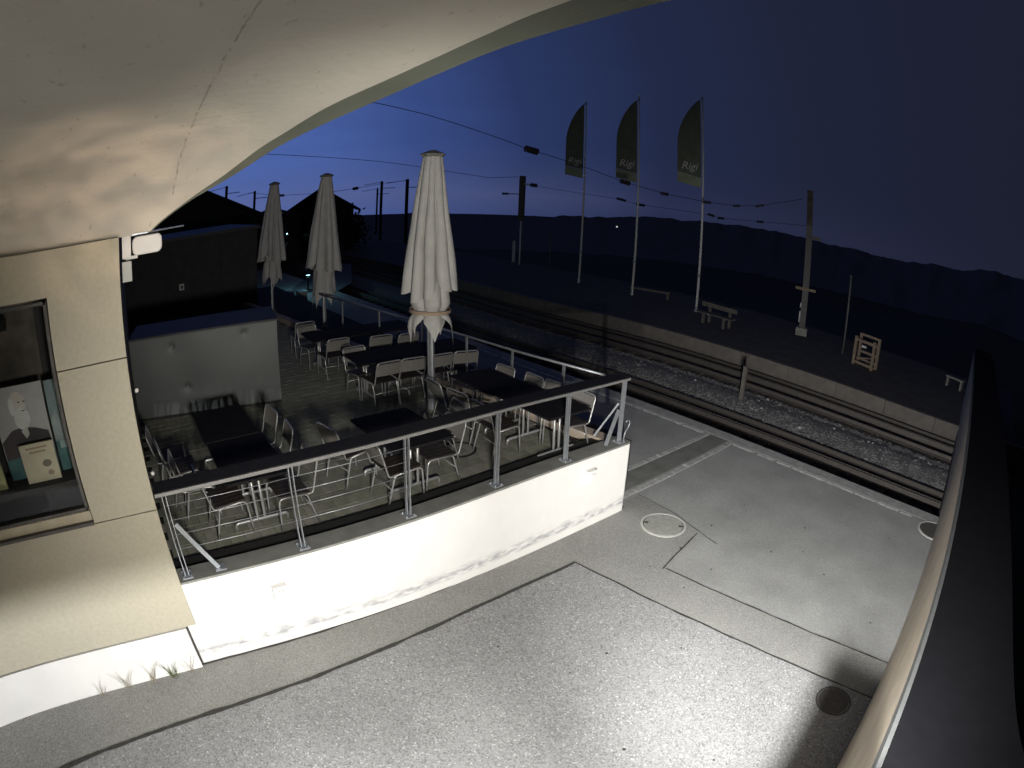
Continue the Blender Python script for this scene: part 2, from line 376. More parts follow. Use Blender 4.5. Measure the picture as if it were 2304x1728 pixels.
# ------------------------------------------------------------------ near platform paving
PE = 10.72                                     # platform edge line
m = MB().box(-75, 1.2, -9, PE - .38, -1.6, 0); paving = struct(m.build('platform_paving', M['slab']))
m = MB().box(-75, 1.2, PE - .38, PE, -.16, .004); m.build('edge_kerb', M['edge'], paving, .012)
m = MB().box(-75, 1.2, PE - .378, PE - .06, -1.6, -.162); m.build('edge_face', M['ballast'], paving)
# coarse asphalt field and fine asphalt strip, each a sheet a few millimetres up
crk = [(-3.9, -3.4), (-3.97, -1.94), (-4.05, -.71), (-4.12, .46), (-4.22, 1.69), (-4.32, 3.02), (-4.34, 3.73), (-4.31, 4.84)]
jn = [(-4.31, 4.84), (-3.5, 4.93), (-2.6, 5.0), (-1.7, 5.07), (-1.12, 5.1), (.2, 5.2), (1.1, 5.27)]
m = MB().poly([(1.1, -8.5, .006)] + [(x, y, .006) for x, y in reversed(jn)] + [(x, y, .006) for x, y in reversed(crk[:-1])] + [(-3.8, -8.5, .006)])
m.build('asphalt_field', M['asphalt_coarse'], paving)
jb = [(-3.37, 5.66), (-2.4, 5.73), (-1.2, 5.8), (0.28, 5.92), (1.1, 5.98)]
m = MB().poly([(x, y, .004) for x, y in [(-4.95, -8.5), (-3.8, -8.5)] + crk + jn[1:] + list(reversed(jb)) + [(-3.42, 5.68), (-3.52, 6.2), (-3.59, 6.76), (-4.2, 6.96), (-5.0, 6.98)]])
m.build('asphalt_strip', M['asphalt_fine'], paving)
def seam_strip(pts, w0, name, mt, z, parent, seed=0, n=90):
    L = [Vector((p[0], p[1], 0)) for p in pts]; ds = [0]
    for a, b in zip(L, L[1:]): ds.append(ds[-1] + (b - a).length)
    mm = MB(); prev = None
    for i in range(n + 1):
        s = ds[-1] * i / n; k = max(j for j in range(len(ds) - 1) if ds[j] <= s + 1e-9); t = (s - ds[k]) / (ds[k + 1] - ds[k])
        p = L[k].lerp(L[k + 1], t); d = (L[k + 1] - L[k]).normalized(); nn = Vector((-d.y, d.x, 0))
        c = .018 * wob(s * 2.2, seed); wd = w0 * (1 + .55 * wob(s * 3.1, seed + 4) + .3 * wob(s * 11, seed + 9))
        a = p + nn * (c + wd / 2); b = p + nn * (c - wd / 2)
        mm.v += [(a.x, a.y, z), (b.x, b.y, z)]
        if i: q = len(mm.v); mm.f.append((q - 4, q - 3, q - 1, q - 2)); mm.sm.append(False)
    return mm.build(name, mt, parent)
seam_strip(crk, .05, 'tar_joint', M['tar'], .010, paving, 1, 140)
seam_strip(jn, .026, 'tar_joint', M['tar'], .010, paving, 2, 120)
seam_strip(jb, .02, 'tar_joint', M['tar'], .010, paving, 3, 100)
seam_strip([(-3.40, 5.62), (-3.52, 6.2), (-3.6, 6.75)], .022, 'tar_joint', M['tar'], .010, paving, 4, 40)
seam_strip([(-5.0, 7.0), (-4.2, 6.98), (-3.55, 6.8), (-3.2, 6.72)], .012, 'tar_joint', M['tar'], .010, paving, 5, 40)
seam_strip([(-4.83, -3), (-4.83, 1), (-4.86, 3), (-4.9, 6.5)], .03, 'tar_joint', M['tar'], .009, paving, 6, 160)
# service trench with two mortar strips across the platform
m = MB().box(-5.68, -5.24, 6.3, PE - .4, .0, .005); m.build('trench_cover', M['channel'], paving)
def mortar_run(x0, y0, y1, w, seed):
    y = y0; i = 0
    while y < y1:
        L = random.Random(seed + i).uniform(.35, .9); ye = min(y + L, y1)
        jx = .02 * wob(y, seed)
        MB().box(x0 - w / 2 + jx, x0 + w / 2 + jx, y + .012, ye, .0, .008 + .004 * random.Random(i + seed).random()).build('mortar_strip', M['mortar'], paving, .003); y = ye; i += 1
mortar_run(-5.14, 6.45, PE - .42, .13, 11); mortar_run(-5.75, 6.45, PE - .42, .11, 29)
# worn white safety line, in patches
def line_patches(x0, x1, y, w, seed):
    rnd = random.Random(seed); x = x0
    while x < x1:
        L = rnd.uniform(.25, 1.6); e = min(x + L, x1); n = max(2, int((e - x) / .06)); mm = MB()
        for i in range(n + 1):
            xx = x + (e - x) * i / n; a = w * (.5 + .35 * wob(xx * 5, seed)); b = w * (.5 + .45 * wob(xx * 7, seed + 3))
            mm.v += [(xx, y + a, .0045), (xx, y - b, .0045)]
            if i: q = len(mm.v); mm.f.append((q - 4, q - 3, q - 1, q - 2)); mm.sm.append(False)
        mm.build('safety_line', M['paint'], paving); x = e + rnd.uniform(.0, .1)
line_patches(-30, -5.85, PE - .47, .09, 3); line_patches(-5.05, -.45, PE - .47, .085, 8)

# litter specks and dark gum spots lie on the asphalt: uncountable
m = MB(); rnd = random.Random(5)
for i in range(260):
    x, y = rnd.uniform(-4, .2), rnd.uniform(2.2, 9.8); s = rnd.uniform(.004, .011); a = rnd.uniform(0, 3)
    m.beam((x, y, .009 + s * .3), (x + s * 2 * math.cos(a), y + s * 2 * math.sin(a), .009 + s * .3), s, s * .5)
tag(m.build('grit', M['stone_pale']), 'tiny pale grit scattered over the asphalt', 'grit', kind='stuff')
m = MB()
for i in range(26):
    x, y = rnd.uniform(-4, .2), rnd.uniform(2.5, 9.8); s = rnd.uniform(.008, .02); m.lathe([(s, .0075), (s * .8, .011)], 7, (x, y))
tag(m.build('gum_spot', M['tar']), 'small dark gum spots trodden into the asphalt', 'stain', kind='stuff')

def manhole(loc, r, label, lid, ring, slots=True):
    t = thing('manhole_cover', label, 'manhole', (*loc, .0))
    MB().lathe([(r, -.03), (r, .013), (r * .9, .015), (r * .9, -.03)], 48, cap=False).build('rim', ring, t)
    MB().lathe([(r * .905, -.03), (r * .905, .0055)], 48).build('shadow_gap', M['tar'], t)
    MB().lathe([(r * .86, -.02), (r * .855, .013)], 48).build('lid', lid, t)
    if slots:
        for a in (.6, 3.75): MB().beam((math.cos(a) * r * .66, math.sin(a) * r * .66, .0145), (math.cos(a) * r * .84, math.sin(a) * r * .84, .0145), .04, .004).build('lift_slot', M['tar'], t)
    return t
manhole((-4.13, 6.56), .36, 'round concrete manhole cover with two lifting slots near the terrace wall corner', M['manhole'], M['manhole_ring'])
manhole((-.09, 4.88), .235, 'dark round iron cover lying in the shadow beside the end wall', M['manhole_dark'], M['manhole_dark'], False)
manhole((.14, 10.02), .37, 'brown round cover half hidden by the end wall near the platform edge', M['manhole_dark'], M['manhole_ring'], False)

# ------------------------------------------------------------------ tracks
TB = -.62
m = MB().grid(lambda u, v: (-75 + 77 * u, PE - .35 + (17.9 - PE + .35) * v, TB + .05 * wob(u * 60, v * 9)), 150, 14); struct(m.build('ballast_bed', M['ballast']))
m = MB().grid(lambda u, v: (-40 + 40.6 * u, 13.4 + 2.1 * v, TB + .03 + .14 * math.sin(math.pi * v) + .02 * wob(u * 90, v * 5)), 160, 10); struct(m.build('ballast_shoulder', M['shoulder']))
ico = [(0, 0, 1), (.89, 0, .45), (.28, .85, .45), (-.72, .53, .45), (-.72, -.53, .45), (.28, -.85, .45), (.72, .53, -.45), (-.28, .85, -.45), (-.89, 0, -.45), (-.28, -.85, -.45), (.72, -.53, -.45), (0, 0, -1)]
icf = [(0, 1, 2), (0, 2, 3), (0, 3, 4), (0, 4, 5), (0, 5, 1), (1, 6, 2), (2, 7, 3), (3, 8, 4), (4, 9, 5), (5, 10, 1), (2, 6, 7), (3, 7, 8), (4, 8, 9), (5, 9, 10), (1, 10, 6), (6, 11, 7), (7, 11, 8), (8, 11, 9), (9, 11, 10), (10, 11, 6)]
def stones(n, seed, smin, smax, yr, xr, zc):
    mm = MB(); rn = random.Random(seed)
    for i in range(n):
        x = xr[1] - (xr[1] - xr[0]) * rn.random() ** 1.5; y = rn.uniform(*yr); s = rn.uniform(smin, smax); k = len(mm.v)
        z = zc(y) + s * .25; a = rn.uniform(0, 6); ca, sa = math.cos(a), math.sin(a); sq = rn.uniform(.45, .9)
        for p in ico:
            q = rn.uniform(.75, 1.15) * s; mm.v.append((x + (p[0] * ca - p[1] * sa) * q, y + (p[0] * sa + p[1] * ca) * q, z + p[2] * q * sq))
        for f in icf: mm.f.append(tuple(k + j for j in f)); mm.sm.append(False)
    return mm
zb = lambda y: TB + .02 + (.12 * math.exp(-((y - 14.4) / .9) ** 2))
tag(stones(16000, 3, .02, .048, (13.35, 15.55), (-24, .6), zb).build('ballast_stones', M['stone']), 'grey track ballast heaped between the two tracks', 'ballast', kind='stuff')
tag(stones(3500, 9, .02, .045, (PE - .1, 17.6), (-20, .6), lambda y: TB + .01).build('ballast_stones', M['ballast']), 'darker ballast under the rails', 'ballast', kind='stuff')
tag(stones(34, 21, .03, .06, (13.4, 15.5), (-12, .2), lambda y: zb(y) + .03).build('pale_stones', M['stone_pale']), 'a few pale stones among the grey ballast', 'ballast', kind='stuff')
def track(yc, label):
    t = thing('railway_track', label, 'track', (0, yc, TB))
    prof = [(-.065, 0), (.065, 0), (.065, .015), (.012, .04), (.012, .1), (.034, .11), (.034, .145), (-.034, .145), (-.034, .11), (-.012, .1), (-.012, .04), (-.065, .015)]
    for s in (-.7175, .7175):
        mm = MB(); k = len(prof)
        for X in (-75, 1.9): mm.v += [(X, s + p[0], .07 + p[1]) for p in prof]
        for i in range(k): mm.f.append((i, (i + 1) % k, k + (i + 1) % k, k + i)); mm.sm.append(False)
        mm.build('rail', M['rail'], t)
    mm = MB().box(-75, 1.9, -.07, -.045, .1, .26).box(-75, 1.9, .045, .07, .1, .26)
    x = -18.0
    while x < 1.8: mm.box(x, x + .045, -.045, .045, .14, .25); x += .1
    mm.build('rack_rail', M['rail'], t)
    sl = None; x = -34
    while x < 1.8:
        if sl is None: sl = MB().box(-.12, .12, -1.15, 1.15, .0, .07).mesh('sleeper', M['sleeper'])
        o = link('sleeper', sl, t); o.location = (x, 0, 0); x += .72
    return t
track(12.35, 'near rack railway track running along the lit platform edge')
track(16.62, 'far rack railway track in front of the far platform edge')

# far platform
m = MB().box(-75, 2.0, 17.98, 26.5, -1.6, -.02); fp = struct(m.build('far_platform', M['farplat']))
blk = MB().box(0, 1.985, 0, .24, -.6, .012).mesh('edge_block', M['block'])
x = -31.0
while x < 1.5:
    o = link('edge_block', blk, fp); o.location = (x, 17.735 + .015 * math.sin(x * 3.1), 0.006 * math.sin(x * 7)); x += 2.0

# ------------------------------------------------------------------ terrace
CAPX0, CAPX1 = -5.12, -4.85; ZT = 1.0; ZC = 1.165
Lr = lambda x: 6.34 + .115 * (x + 4.9)
w_ = thing('terrace_wall', 'low white rendered terrace wall carrying the steel railing', 'wall', (-4.85, 0, 0))
def rounded_wall():
    pts = [(-.27, -.24), (0, -.24), (0, 6.38)]
    for k in range(1, 7): a = k / 6 * math.pi / 2; pts.append((-.06 + .06 * math.cos(a), 6.38 + .06 * math.sin(a)))
    pts += [(-.27, 6.44)]
    return pts
mm = MB(); pts = rounded_wall(); mm.prism(pts, -.05, ZC - .03); mm.build('wall_body', M['white_wall'], w_, .006)
mm = MB().prism([(p[0] + .002 if p[0] > -.2 else p[0], p[1]) for p in pts], ZC - .0295, ZC); mm.build('wall_cap', M['cap'], w_, .006)
# return wall along the track side
mm = MB(); xs = [-5.13, -9, -13, -20]
mm.prism([(-5.125 + 4.85, 6.43), (-5.125 + 4.85, 6.2)] + [(x + 4.85, Lr(x) - .14) for x in xs[1:]] + [(x + 4.85, Lr(x) + .08) for x in reversed(xs[1:])], -.05, 1.13); mm.build('return_wall', M['tan_kerb'], w_)
# wall boxes (light fittings let into the render)
def wall_fitting(y, z, label):
    t = thing('wall_light', label, 'wall light', (-4.85, y, z))
    MB().box(-.004, .08, -.085, .085, -.095, .095).build('housing', M['white_plain'], t, .006)
    MB().box(.0805, .1, -.045, .045, -.05, .05).build('cover', M['white_plain'], t, .006)
wall_fitting(.985, .77, 'square white fitting on the white wall below the second railing post')
wall_fitting(5.54, .88, 'square white fitting at the far right end of the white wall')
# floor
tf = struct(MB().box(-24, -5.13, -6, 6.8, .2, ZT - .012).build('terrace_floor', M['mat_black']))
pave = [mat('paver_%d' % i, c, .95, var=.15, scale=6, bump=.2, bscale=40, spec=.05) for i, c in enumerate([(.26, .27, .215), (.29, .29, .235), (.31, .3, .26), (.25, .25, .205)])]
pm = [MB().box(-.098, .098, -.098, .098, -.05, 0).mesh('paver', p) for p in pave]
rnd = random.Random(12); cells = []
x = -5.50
while x > -19:
    y = -.12 + (.1 if int(round(x * 5)) % 2 else 0)
    while y < Lr(x) - .22: cells.append((x, y)); y += .203
    x -= .203
near = [c for c in cells if c[0] > -6.75][:300]; nset = set(near)
for (x, y) in near:
    o = link('paver', rnd.choice(pm), tf); o.location = (x, y, ZT + rnd.uniform(-.003, .002))
mm = MB()
for (x, y) in cells:
    if (x, y) not in nset: d = rnd.uniform(-.003, .002); mm.box(x - .098, x + .098, y - .098, y + .098, ZT - .05, ZT + d)
tag(mm.build('pavers_beyond', pave[1], tf), kind='stuff')
tag(struct(MB().box(-5.40, -5.122, -.2, 6.2, ZT - .02, ZT + .09).build('drain_mat', M['mat_black'])))

# railing along the front
rl = thing('terrace_railing', 'steel railing with dark flat handrail on top of the white wall', 'railing', (-4.96, 0, ZC))
RZ = 2.125 - ZC
MB().box(-.235, .012, -.12, 6.36, RZ, RZ + .03).build('handrail', M['rail_top'], rl, .004)
MB().box(.0125, .03, -.12, 6.36, RZ - .012, RZ + .024).build('handrail_edge', M['rail_edge'], rl, .003)
def post(parent, y, x=0, h=None):
    h = h or RZ
    p = MB().box(x - .019, x + .019, y - .027, y - .017, .012, h).box(x - .019, x + .019, y + .017, y + .027, .012, h).build('post', M['galv'], parent)
    MB().box(x - .07, x + .07, y - .065, y + .065, 0, .012).build('base_plate', M['galv'], p)
    for a in (-.05, .05):
        for c in (-.048, .048): MB().lathe([(.01, .012), (.01, .03)], 6, (x + a, y + c)).build('bolt', M['galv'], p)
    return p
PY = [-.02, 1.42, 2.74, 3.97, 5.17, 6.27]
for y in PY: post(rl, y)
b1 = MB().beam((0, .03, .62), (0, .38, .014), .05, .03, (1, 0, 0)).build('brace', M['galv'], rl); MB().box(-.06, .06, .33, .46, 0, .011).build('base_plate', M['galv'], b1)
for k, z in enumerate((.335, .505, .672, .835)):
    MB().tube([(0.01, -.02, z), (0.01, .7, z - .006), (0.01, 1.42, z)], .0045, 6).build('cable', M['galv'], rl)
    MB().tube([(0.01, 1.42, z), (0.01, 2.1, z - .006), (0.01, 2.74, z)], .0045, 6).build('cable', M['galv'], rl)
b2 = MB().beam((0, 6.2, .52), (0, 5.98, .014), .05, .03, (1, 0, 0)).beam((-.05, 6.25, .6), (-.33, 6.1, .02), .04, .025).build('brace', M['galv'], rl)
# curled lightning rod end at the corner
hook = [(-.0 + .03, 6.33, .0), (.03, 6.35, .14), (.03, 6.42, .2), (.03, 6.45, .28), (.03, 6.41, .33), (.03, 6.35, .31)]
MB().tube(arc_path(hook, .05), .008, 6).build('hook', M['galv'], rl)
# railing along the track side
rs = thing('side_railing', 'thin steel railing along the track side of the terrace', 'railing', (0, 0, 1.13))
def rsp(x): return Lr(x) - .03
MB().tube([(x, rsp(x), .97) for x in (-5.0, -8, -11, -14)], .022, 8).build('handrail', M['galv'], rs)
for x in (-6.08, -7.22, -8.4, -9.7, -11.2, -12.8): MB().box(x - .02, x + .02, rsp(x) - .015, rsp(x) + .015, 0, .95).build('post', M['galv'], rs)

# ------------------------------------------------------------------ tables and chairs
def make_table():
    t = thing('terrace_table', '', 'table')
    MB().box(-.6, .6, -.41, .41, .705, .74).build('table_top', M['top'], t, .008)
    for sx in (-.34, .34):
        l_ = MB().tube([(sx, -.05, .06), (sx, -.05, .705)], .019, 10).tube([(sx, .05, .06), (sx, .05, .705)], .019, 10).build('leg', M['tube'], t)
        MB().tube(arc_path([(sx, -.36, .0), (sx, -.36, .085), (sx, .36, .085), (sx, .36, .0)], .085, 6), .021, 10).build('foot', M['tube'], l_)
    MB().beam((-.34, 0, .69), (.34, 0, .69), .05, .03).build('stretcher', M['tube'], t)
    return t
T0 = make_table(); nT = 0
def table(x, y, rz, label):
    global nT
    o = T0 if nT == 0 else copy_tree(T0); nT += 1
    o.location = (x, y, ZT); o.rotation_euler = (0, 0, R(rz)); tag(o, label, 'table', 'dark tables on the terrace')
table(-6.2, 1.2, 0, 'near dark table by the railing, left side, beside the building corner')
table(-7.46, 1.18, 0, 'dark table pushed against the near left table, in front of the metal counter')
table(-6.02, 3.24, 0, 'single dark table behind the railing at the foot of the nearest parasol')
table(-5.72, 5.4, 0, 'near dark table by the railing, right side, next to the track')
table(-6.92, 5.37, 0, 'dark table pushed against the near right table, beside the side railing')
table(-9.2, 4.62, 90, 'dark table behind the nearest parasol, at the left end of the row of chair backs')
table(-9.2, 5.84, 90, 'dark table behind the nearest parasol, at the right end of the row of chair backs')
table(-11.2, 4.5, 90, 'dark table in the second row back, between the chair backs, left')
table(-11.2, 5.7, 90, 'dark table in the second row back, between the chair backs, right')

def make_chair():
    t = thing('garden_chair', '', 'chair'); W = .235; r = .0115
    for s in (-1, 1):
        y = s * W
        MB().tube(arc_path([(.235, y, 0), (.21, y, .44), (-.215, y, .415)], .075, 6), r, 8).build('leg', M['tube'], t)
        MB().tube(arc_path([(-.13, y * .97, .415), (-.16, y * .98, .395), (-.27, y, 0)], .03, 3), r, 8).build('leg', M['tube'], t)
    q = [(-.16, -W, .418), (-.235, -W, .415), (-.345, -W, .825), (-.345, W, .825), (-.235, W, .415), (-.16, W, .418)]
    MB().tube(arc_path(q, .07, 6), r, 8).build('back_frame', M['tube'], t)
    MB().tube([(-.2, -W, .24), (-.2, W, .24)], .007, 6).build('stretcher', M['tube'], t)
    MB().grid(lambda u, v: (-.283 - .058 * u - .02 * math.sin(math.pi * v) + .008, -W + 2 * W * v, .58 + .215 * u), 3, 8).grid(lambda u, v: (-.289 - .058 * u - .02 * math.sin(math.pi * v), -W + 2 * W * v, .58 + .215 * u), 3, 8, flip=True).build('backrest', M['sling'], t)
    sl = MB().box(-.205, .205, -.04, .04, -.008, .008).mesh('slat', M['slat'])
    for k in range(5):
        o = link('slat', sl, t); o.location = (0, -.18 + .09 * k, .44); o.rotation_euler = (0, -.055, 0)
    return t
C0 = make_chair(); nC = 0
def chair(x, y, hd, label, jit=0):
    global nC
    o = C0 if nC == 0 else copy_tree(C0); nC += 1
    o.location = (x, y, ZT + .003); o.rotation_euler = (0, 0, R(hd + jit * 1.8)); tag(o, label, 'chair', 'tubular garden chairs on the terrace')
P_ = 'tubular steel chair '
chair(-5.94, .80, 90, P_ + 'nearest the railing on the left side of the left table', 1)
chair(-6.5, .52, 90, P_ + 'second from the railing on the left side of the left table', -3)
chair(-7.02, .38, 90, P_ + 'third from the railing on the left side of the left table', 2)
chair(-7.5, .26, 90, P_ + 'farthest from the railing, close to the building, at the left table', -2)
chair(-5.8, 1.60, -90, P_ + 'nearest the railing on the right side of the left table', 1)
chair(-6.72, 1.64, -90, P_ + 'middle one on the right side of the left table', -3)
chair(-7.33, 1.60, -90, P_ + 'farthest from the railing on the right side of the left table', 3)
chair(-5.67, 3.0, 90, P_ + 'tucked under the left side of the single middle table by the railing', 0)
chair(-6.42, 2.72, 90, P_ + 'pulled out at the left of the single middle table', 6)
chair(-5.75, 3.55, -90, P_ + 'by the railing on the right side of the single middle table', 0)
chair(-6.25, 3.9, -90, P_ + 'pushed back right of the single middle table, near the parasol foot', -6)
chair(-5.97, 4.78, 90, P_ + 'nearest the railing on the left side of the right table', -1)
chair(-6.62, 4.8, 90, P_ + 'middle one on the left side of the right table', 3)
chair(-7.15, 4.78, 90, P_ + 'farthest from the railing on the left side of the right table', -3)
chair(-5.52, 5.72, -90, P_ + 'nearest the railing on the track side of the right table', 0)
chair(-6.05, 5.69, -90, P_ + 'second from the railing on the track side of the right table', 2)
chair(-6.57, 5.66, -90, P_ + 'third from the railing on the track side of the right table', -2)
chair(-7.2, 5.58, -90, P_ + 'farthest from the railing on the track side of the right table', 3)
chair(-8.77, 4.35, 180, P_ + 'seen from behind, leftmost in the row behind the nearest parasol', 2)
chair(-8.77, 4.86, 180, P_ + 'seen from behind, left of the nearest parasol pole in its row', -2)
chair(-8.75, 5.38, 180, P_ + 'seen from behind, just right of the nearest parasol pole', 1)
chair(-8.70, 5.96, 180, P_ + 'seen from behind, rightmost in the row behind the nearest parasol', -7)
chair(-9.30, 4.3, 0, P_ + 'facing the camera across the table behind the nearest parasol', 3)
chair(-10.72, 4.26, 180, P_ + 'seen from behind, leftmost in the second row back', 1)
chair(-10.5, 5.13, 180, P_ + 'seen from behind, middle one in the second row back', -2)
chair(-10.38, 5.64, 180, P_ + 'seen from behind, rightmost in the second row back', 2)
chair(-11.6, 4.18, 0, P_ + 'facing the camera in the third row back', 4)
chair(-12.6, 4.26, 180, P_ + 'seen from behind in the third row back, near the metal counter', -3)

# ------------------------------------------------------------------ parasols
def make_parasol(loc, label, seed, strap=True, rz=0, KR=1.0, ZB=2.06, ZTL=1.22):
    t = thing('parasol', label, 'parasol', (*loc, ZT), rz, 'closed parasols on the terrace')
    MB().lathe([(.13, 0), (.13, .085), (.1, .1), (.07, .1), (.07, .16)], 20).build('socket', M['socket'], t)
    mm = MB(); n = 16; k = 0
    for z in (.1, 4.2):
        for j in range(n): a = 2 * math.pi * j / n; rr = .056 if j % 2 else .049; mm.v.append((rr * math.cos(a), rr * math.sin(a), z))
    for j in range(n): mm.f.append((j, (j + 1) % n, n + (j + 1) % n, n + j)); mm.sm.append(False)
    mm.build('pole', M['galv'], t)
    MB().lathe([(.16, 4.2), (.2, 4.235), (.2, 4.25), (.05, 4.31), (.01, 4.315)], 8).build('cap', M['socket'], t)
    rn = random.Random(seed); NF = 9; ph = [rn.uniform(-.16, .16) for _ in range(NF)]; am = [rn.uniform(.75, 1.25) for _ in range(NF)]
    low = [rn.uniform(-.12, .2) for _ in range(NF)]
    def canopy(u, v):
        a = 2 * math.pi * u; f = u * NF; i = int(f) % NF; t_ = f - int(f); j = (i + 1) % NF
        e = (1 - t_) * am[i] + t_ * am[j]; ridge_ = abs(math.sin(math.pi * f + ph[i] * math.sin(math.pi * t_)))
        zb_ = ZB + (1 - t_) * low[i] + t_ * low[j] + .1 * (1 - ridge_)
        z = 4.2 + (zb_ - 4.2) * v
        base = .15 + (.445 * KR - .15) * v ** .95
        r = base * (1 - (.12 + .42 * v) * (1 - ridge_ ** .5) * (.6 + .5 * e)) * (1 + .06 * wob(a * 1.5, v * 3, seed)) * (1 + .06 * (e - 1))
        aa = a + .10 * wob(a * 2, v * 2.2, seed + 5) * (1 + v)
        return (r * math.cos(aa), r * math.sin(aa), z)
    cp = MB().grid(canopy, 180, 30).build('canopy', M['cloth'], t)
    tl = [rn.uniform(0, .22) for _ in range(6)]
    def tails(u, v):
        a = 2 * math.pi * u; f = u * 5; i = int(f) % 5; tt = f - int(f); pt = abs(2 * tt - 1)
        zlo = ZTL + tl[i] * .6 + .4 * (1 - pt) ** .55 if pt < .98 else ZTL - .02 + tl[i] * .6
        zs_ = ZB + .24; z = zs_ + (zlo - zs_) * v; fold = .66 + .34 * abs(math.cos(math.pi * f)) ** .6
        r = (.285 + .07 * v - .075 * math.exp(-((z - 1.81) / .08) ** 2)) * fold * (1 + .08 * wob(a * 3, v * 2, seed + 11))
        return (r * math.cos(a + .4), r * math.sin(a + .4), z)
    MB().grid(tails, 132, 22).build('canopy_tails', M['cloth'], t)
    for k in range(4):
        a = k * 1.57 + .5; MB().beam((.15 * math.cos(a), .15 * math.sin(a), 2.5), (.17 * math.cos(a), .17 * math.sin(a), 1.86), .03, .022).build('rib', M['pole_white'], t)
    if strap:
        MB().lathe([(.318, 1.785), (.323, 1.79), (.323, 1.835), (.318, 1.84)], 28, cap=False).build('strap', M['strap'], t)
    return t
make_parasol((-7.65, 4.69), 'tall closed off-white parasol nearest the railing, tied with a tan strap', 3, True, .5)
make_parasol((-14.62, 5.63), 'middle closed off-white parasol, behind the nearest one', 17, False, 1.1, 1.2, 1.62, .62)
make_parasol((-17.81, 4.99), 'farthest and smallest closed parasol, in front of the dark shed', 31, False, 2.0, 1.2, 1.72, .8)
MB().lathe([(.27, .0), (.27, .006), (.235, .006), (.235, 0)], 32, cap=False).build('ring', M['mat_black'], thing('floor_ring', 'round metal ring let into the paving right of the middle table', 'cover', (-6.35, 4.35, ZT + .002)))

# counter with sheet metal front
ct = thing('bar_counter', 'long counter with satin sheet-metal front and dark top on the terrace', 'counter', (-10.0, 1.3, ZT), R(-10.2))
MB().box(-1.25, -.03, -1.52, 1.52, 0, 1.49).build('carcass', M['black_wood'], ct)
def sheet(u, v):
    y = -1.52 + 3.04 * u; z = .06 + 1.45 * v; x = 0
    for (yy, zz) in ((-.62, 1.3), (.88, 1.36), (-.36, .53)):
        d = math.hypot(y - yy, z - zz); x -= .014 * math.exp(-(d / .06) ** 2) + .016 * math.exp(-(d / .45) ** 2)
    return (x, y, z)
MB().grid(sheet, 90, 44, flip=False).build('front_panel', M['sheet'], ct)
MB().box(-1.28, .012, -1.54, 1.54, 1.512, 1.55).build('counter_top', M['counter'], ct, .004)
for (yy, zz) in ((-.62, 1.3), (.88, 1.36), (-.36, .53)): o = MB().lathe([(.026, -.024), (.022, -.008), (.008, .0)], 10).build('fixing', M['galv'], ct); o.rotation_euler = (0, R(90), 0); o.location = (.0, yy, zz)

# ------------------------------------------------------------------ bistro building with fibre-cement cladding
XF = -4.8
bb = thing('bistro_building', 'bistro building clad in large beige panels with a shop window', 'building', (XF, 0, 0))
body = MB().box(-7, -.9, -9, -.2, 0, 4.5).box(-.9, -.07, -9, -2.75, 0, 4.5).box(-.9, -.07, -.82, -.2, 0, 4.5).box(-.9, -.07, -2.75, -.82, 0, 2.02).box(-.9, -.07, -2.75, -.82, 4.14, 4.5).build('wall', M['panel_edge'], bb)
def panel(y0, y1, z0, z1): return MB().box(-.06, 0, y0, y1, z0, z1).build('cladding_panel', M['panel'], bb, .003)
YC = -.13; YW = -.85
panel(YW + .003, YC, 2.068, 3.497); panel(-2.9, YC, .63, 2.057)
lp = MB(); ring = [(-6, 4.125), (YW + .003, 4.125), (YW + .003, 3.508), (YC, 3.508), (YC, 4.505), (-6, 4.505)]; kk = len(ring)
lp.v = [(-.06, y, z) for y, z in ring] + [(0, y, z) for y, z in ring]; lp.f = [tuple(reversed(range(kk))), tuple(kk + i for i in range(kk))] + [(i, (i + 1) % kk, kk + (i + 1) % kk, kk + i) for i in range(kk)]; lp.sm = [False] * len(lp.f)
lp.build('cladding_panel', M['panel'], bb)
panel(-6, -2.75, 2.068, 4.118); panel(-6, -2.908, .63, 2.057)
MB().box(-.4, -.066, -.199, -.136, .63, 4.5).build('corner_return', M['panel'], bb)
rv = MB().lathe([(.007, 0), (.006, .003)], 8).mesh('screw', M['frame'])
for (y, z) in [(-.2, 4.44), (-.2, 3.95), (-.2, 3.57), (-.78, 4.44), (-.78, 3.57), (-.78, 4.0), (-.2, 3.43), (-.2, 2.8), (-.2, 2.14), (-.78, 3.43), (-.78, 2.72), (-.78, 2.14), (-.2, 1.96), (-.2, 1.3), (-.2, .7), (-.85, 1.96), (-.85, .7), (-1.5, 1.96), (-1.5, .7), (-1.5, 1.3), (-1.3, 4.44), (-1.3, 4.2)]:
    o = link('screw', rv, bb); o.location = (.0005, y, z); o.rotation_euler = (0, R(90), 0)
MB().box(-.05, .012, -6, -.27, -.05, .615).build('plinth', M['white_plain'], bb)
# window
wn = MB().box(-.09, -.02, -2.6, YW - .02, 2.2, 2.232).box(-.09, -.02, -2.6, YW - .02, 4.07, 4.1).box(-.09, -.02, YW - .045, YW - .012, 2.2, 4.1).build('window', M['frame_dark'], bb)
MB().box(-.12, .035, -2.62, YW + .004, 2.066, 2.1).build('sill', M['frame_dark'], wn, .004)
MB().box(-.12, -.012, -2.62, YW - .006, 2.102, 2.198).build('frame', M['frame'], wn)
MB().poly([(-.06, -2.6, 2.232), (-.06, YW - .045, 2.232), (-.06, YW - .045, 4.07), (-.06, -2.6, 4.07)]).build('pane', M['glass'], wn)
MB().box(-.88, -.86, -2.7, -.83, 2.1, 4.13).box(-.86, -.1, -2.7, -.83, 2.06, 2.08).build('display_niche', M['interior'], wn)
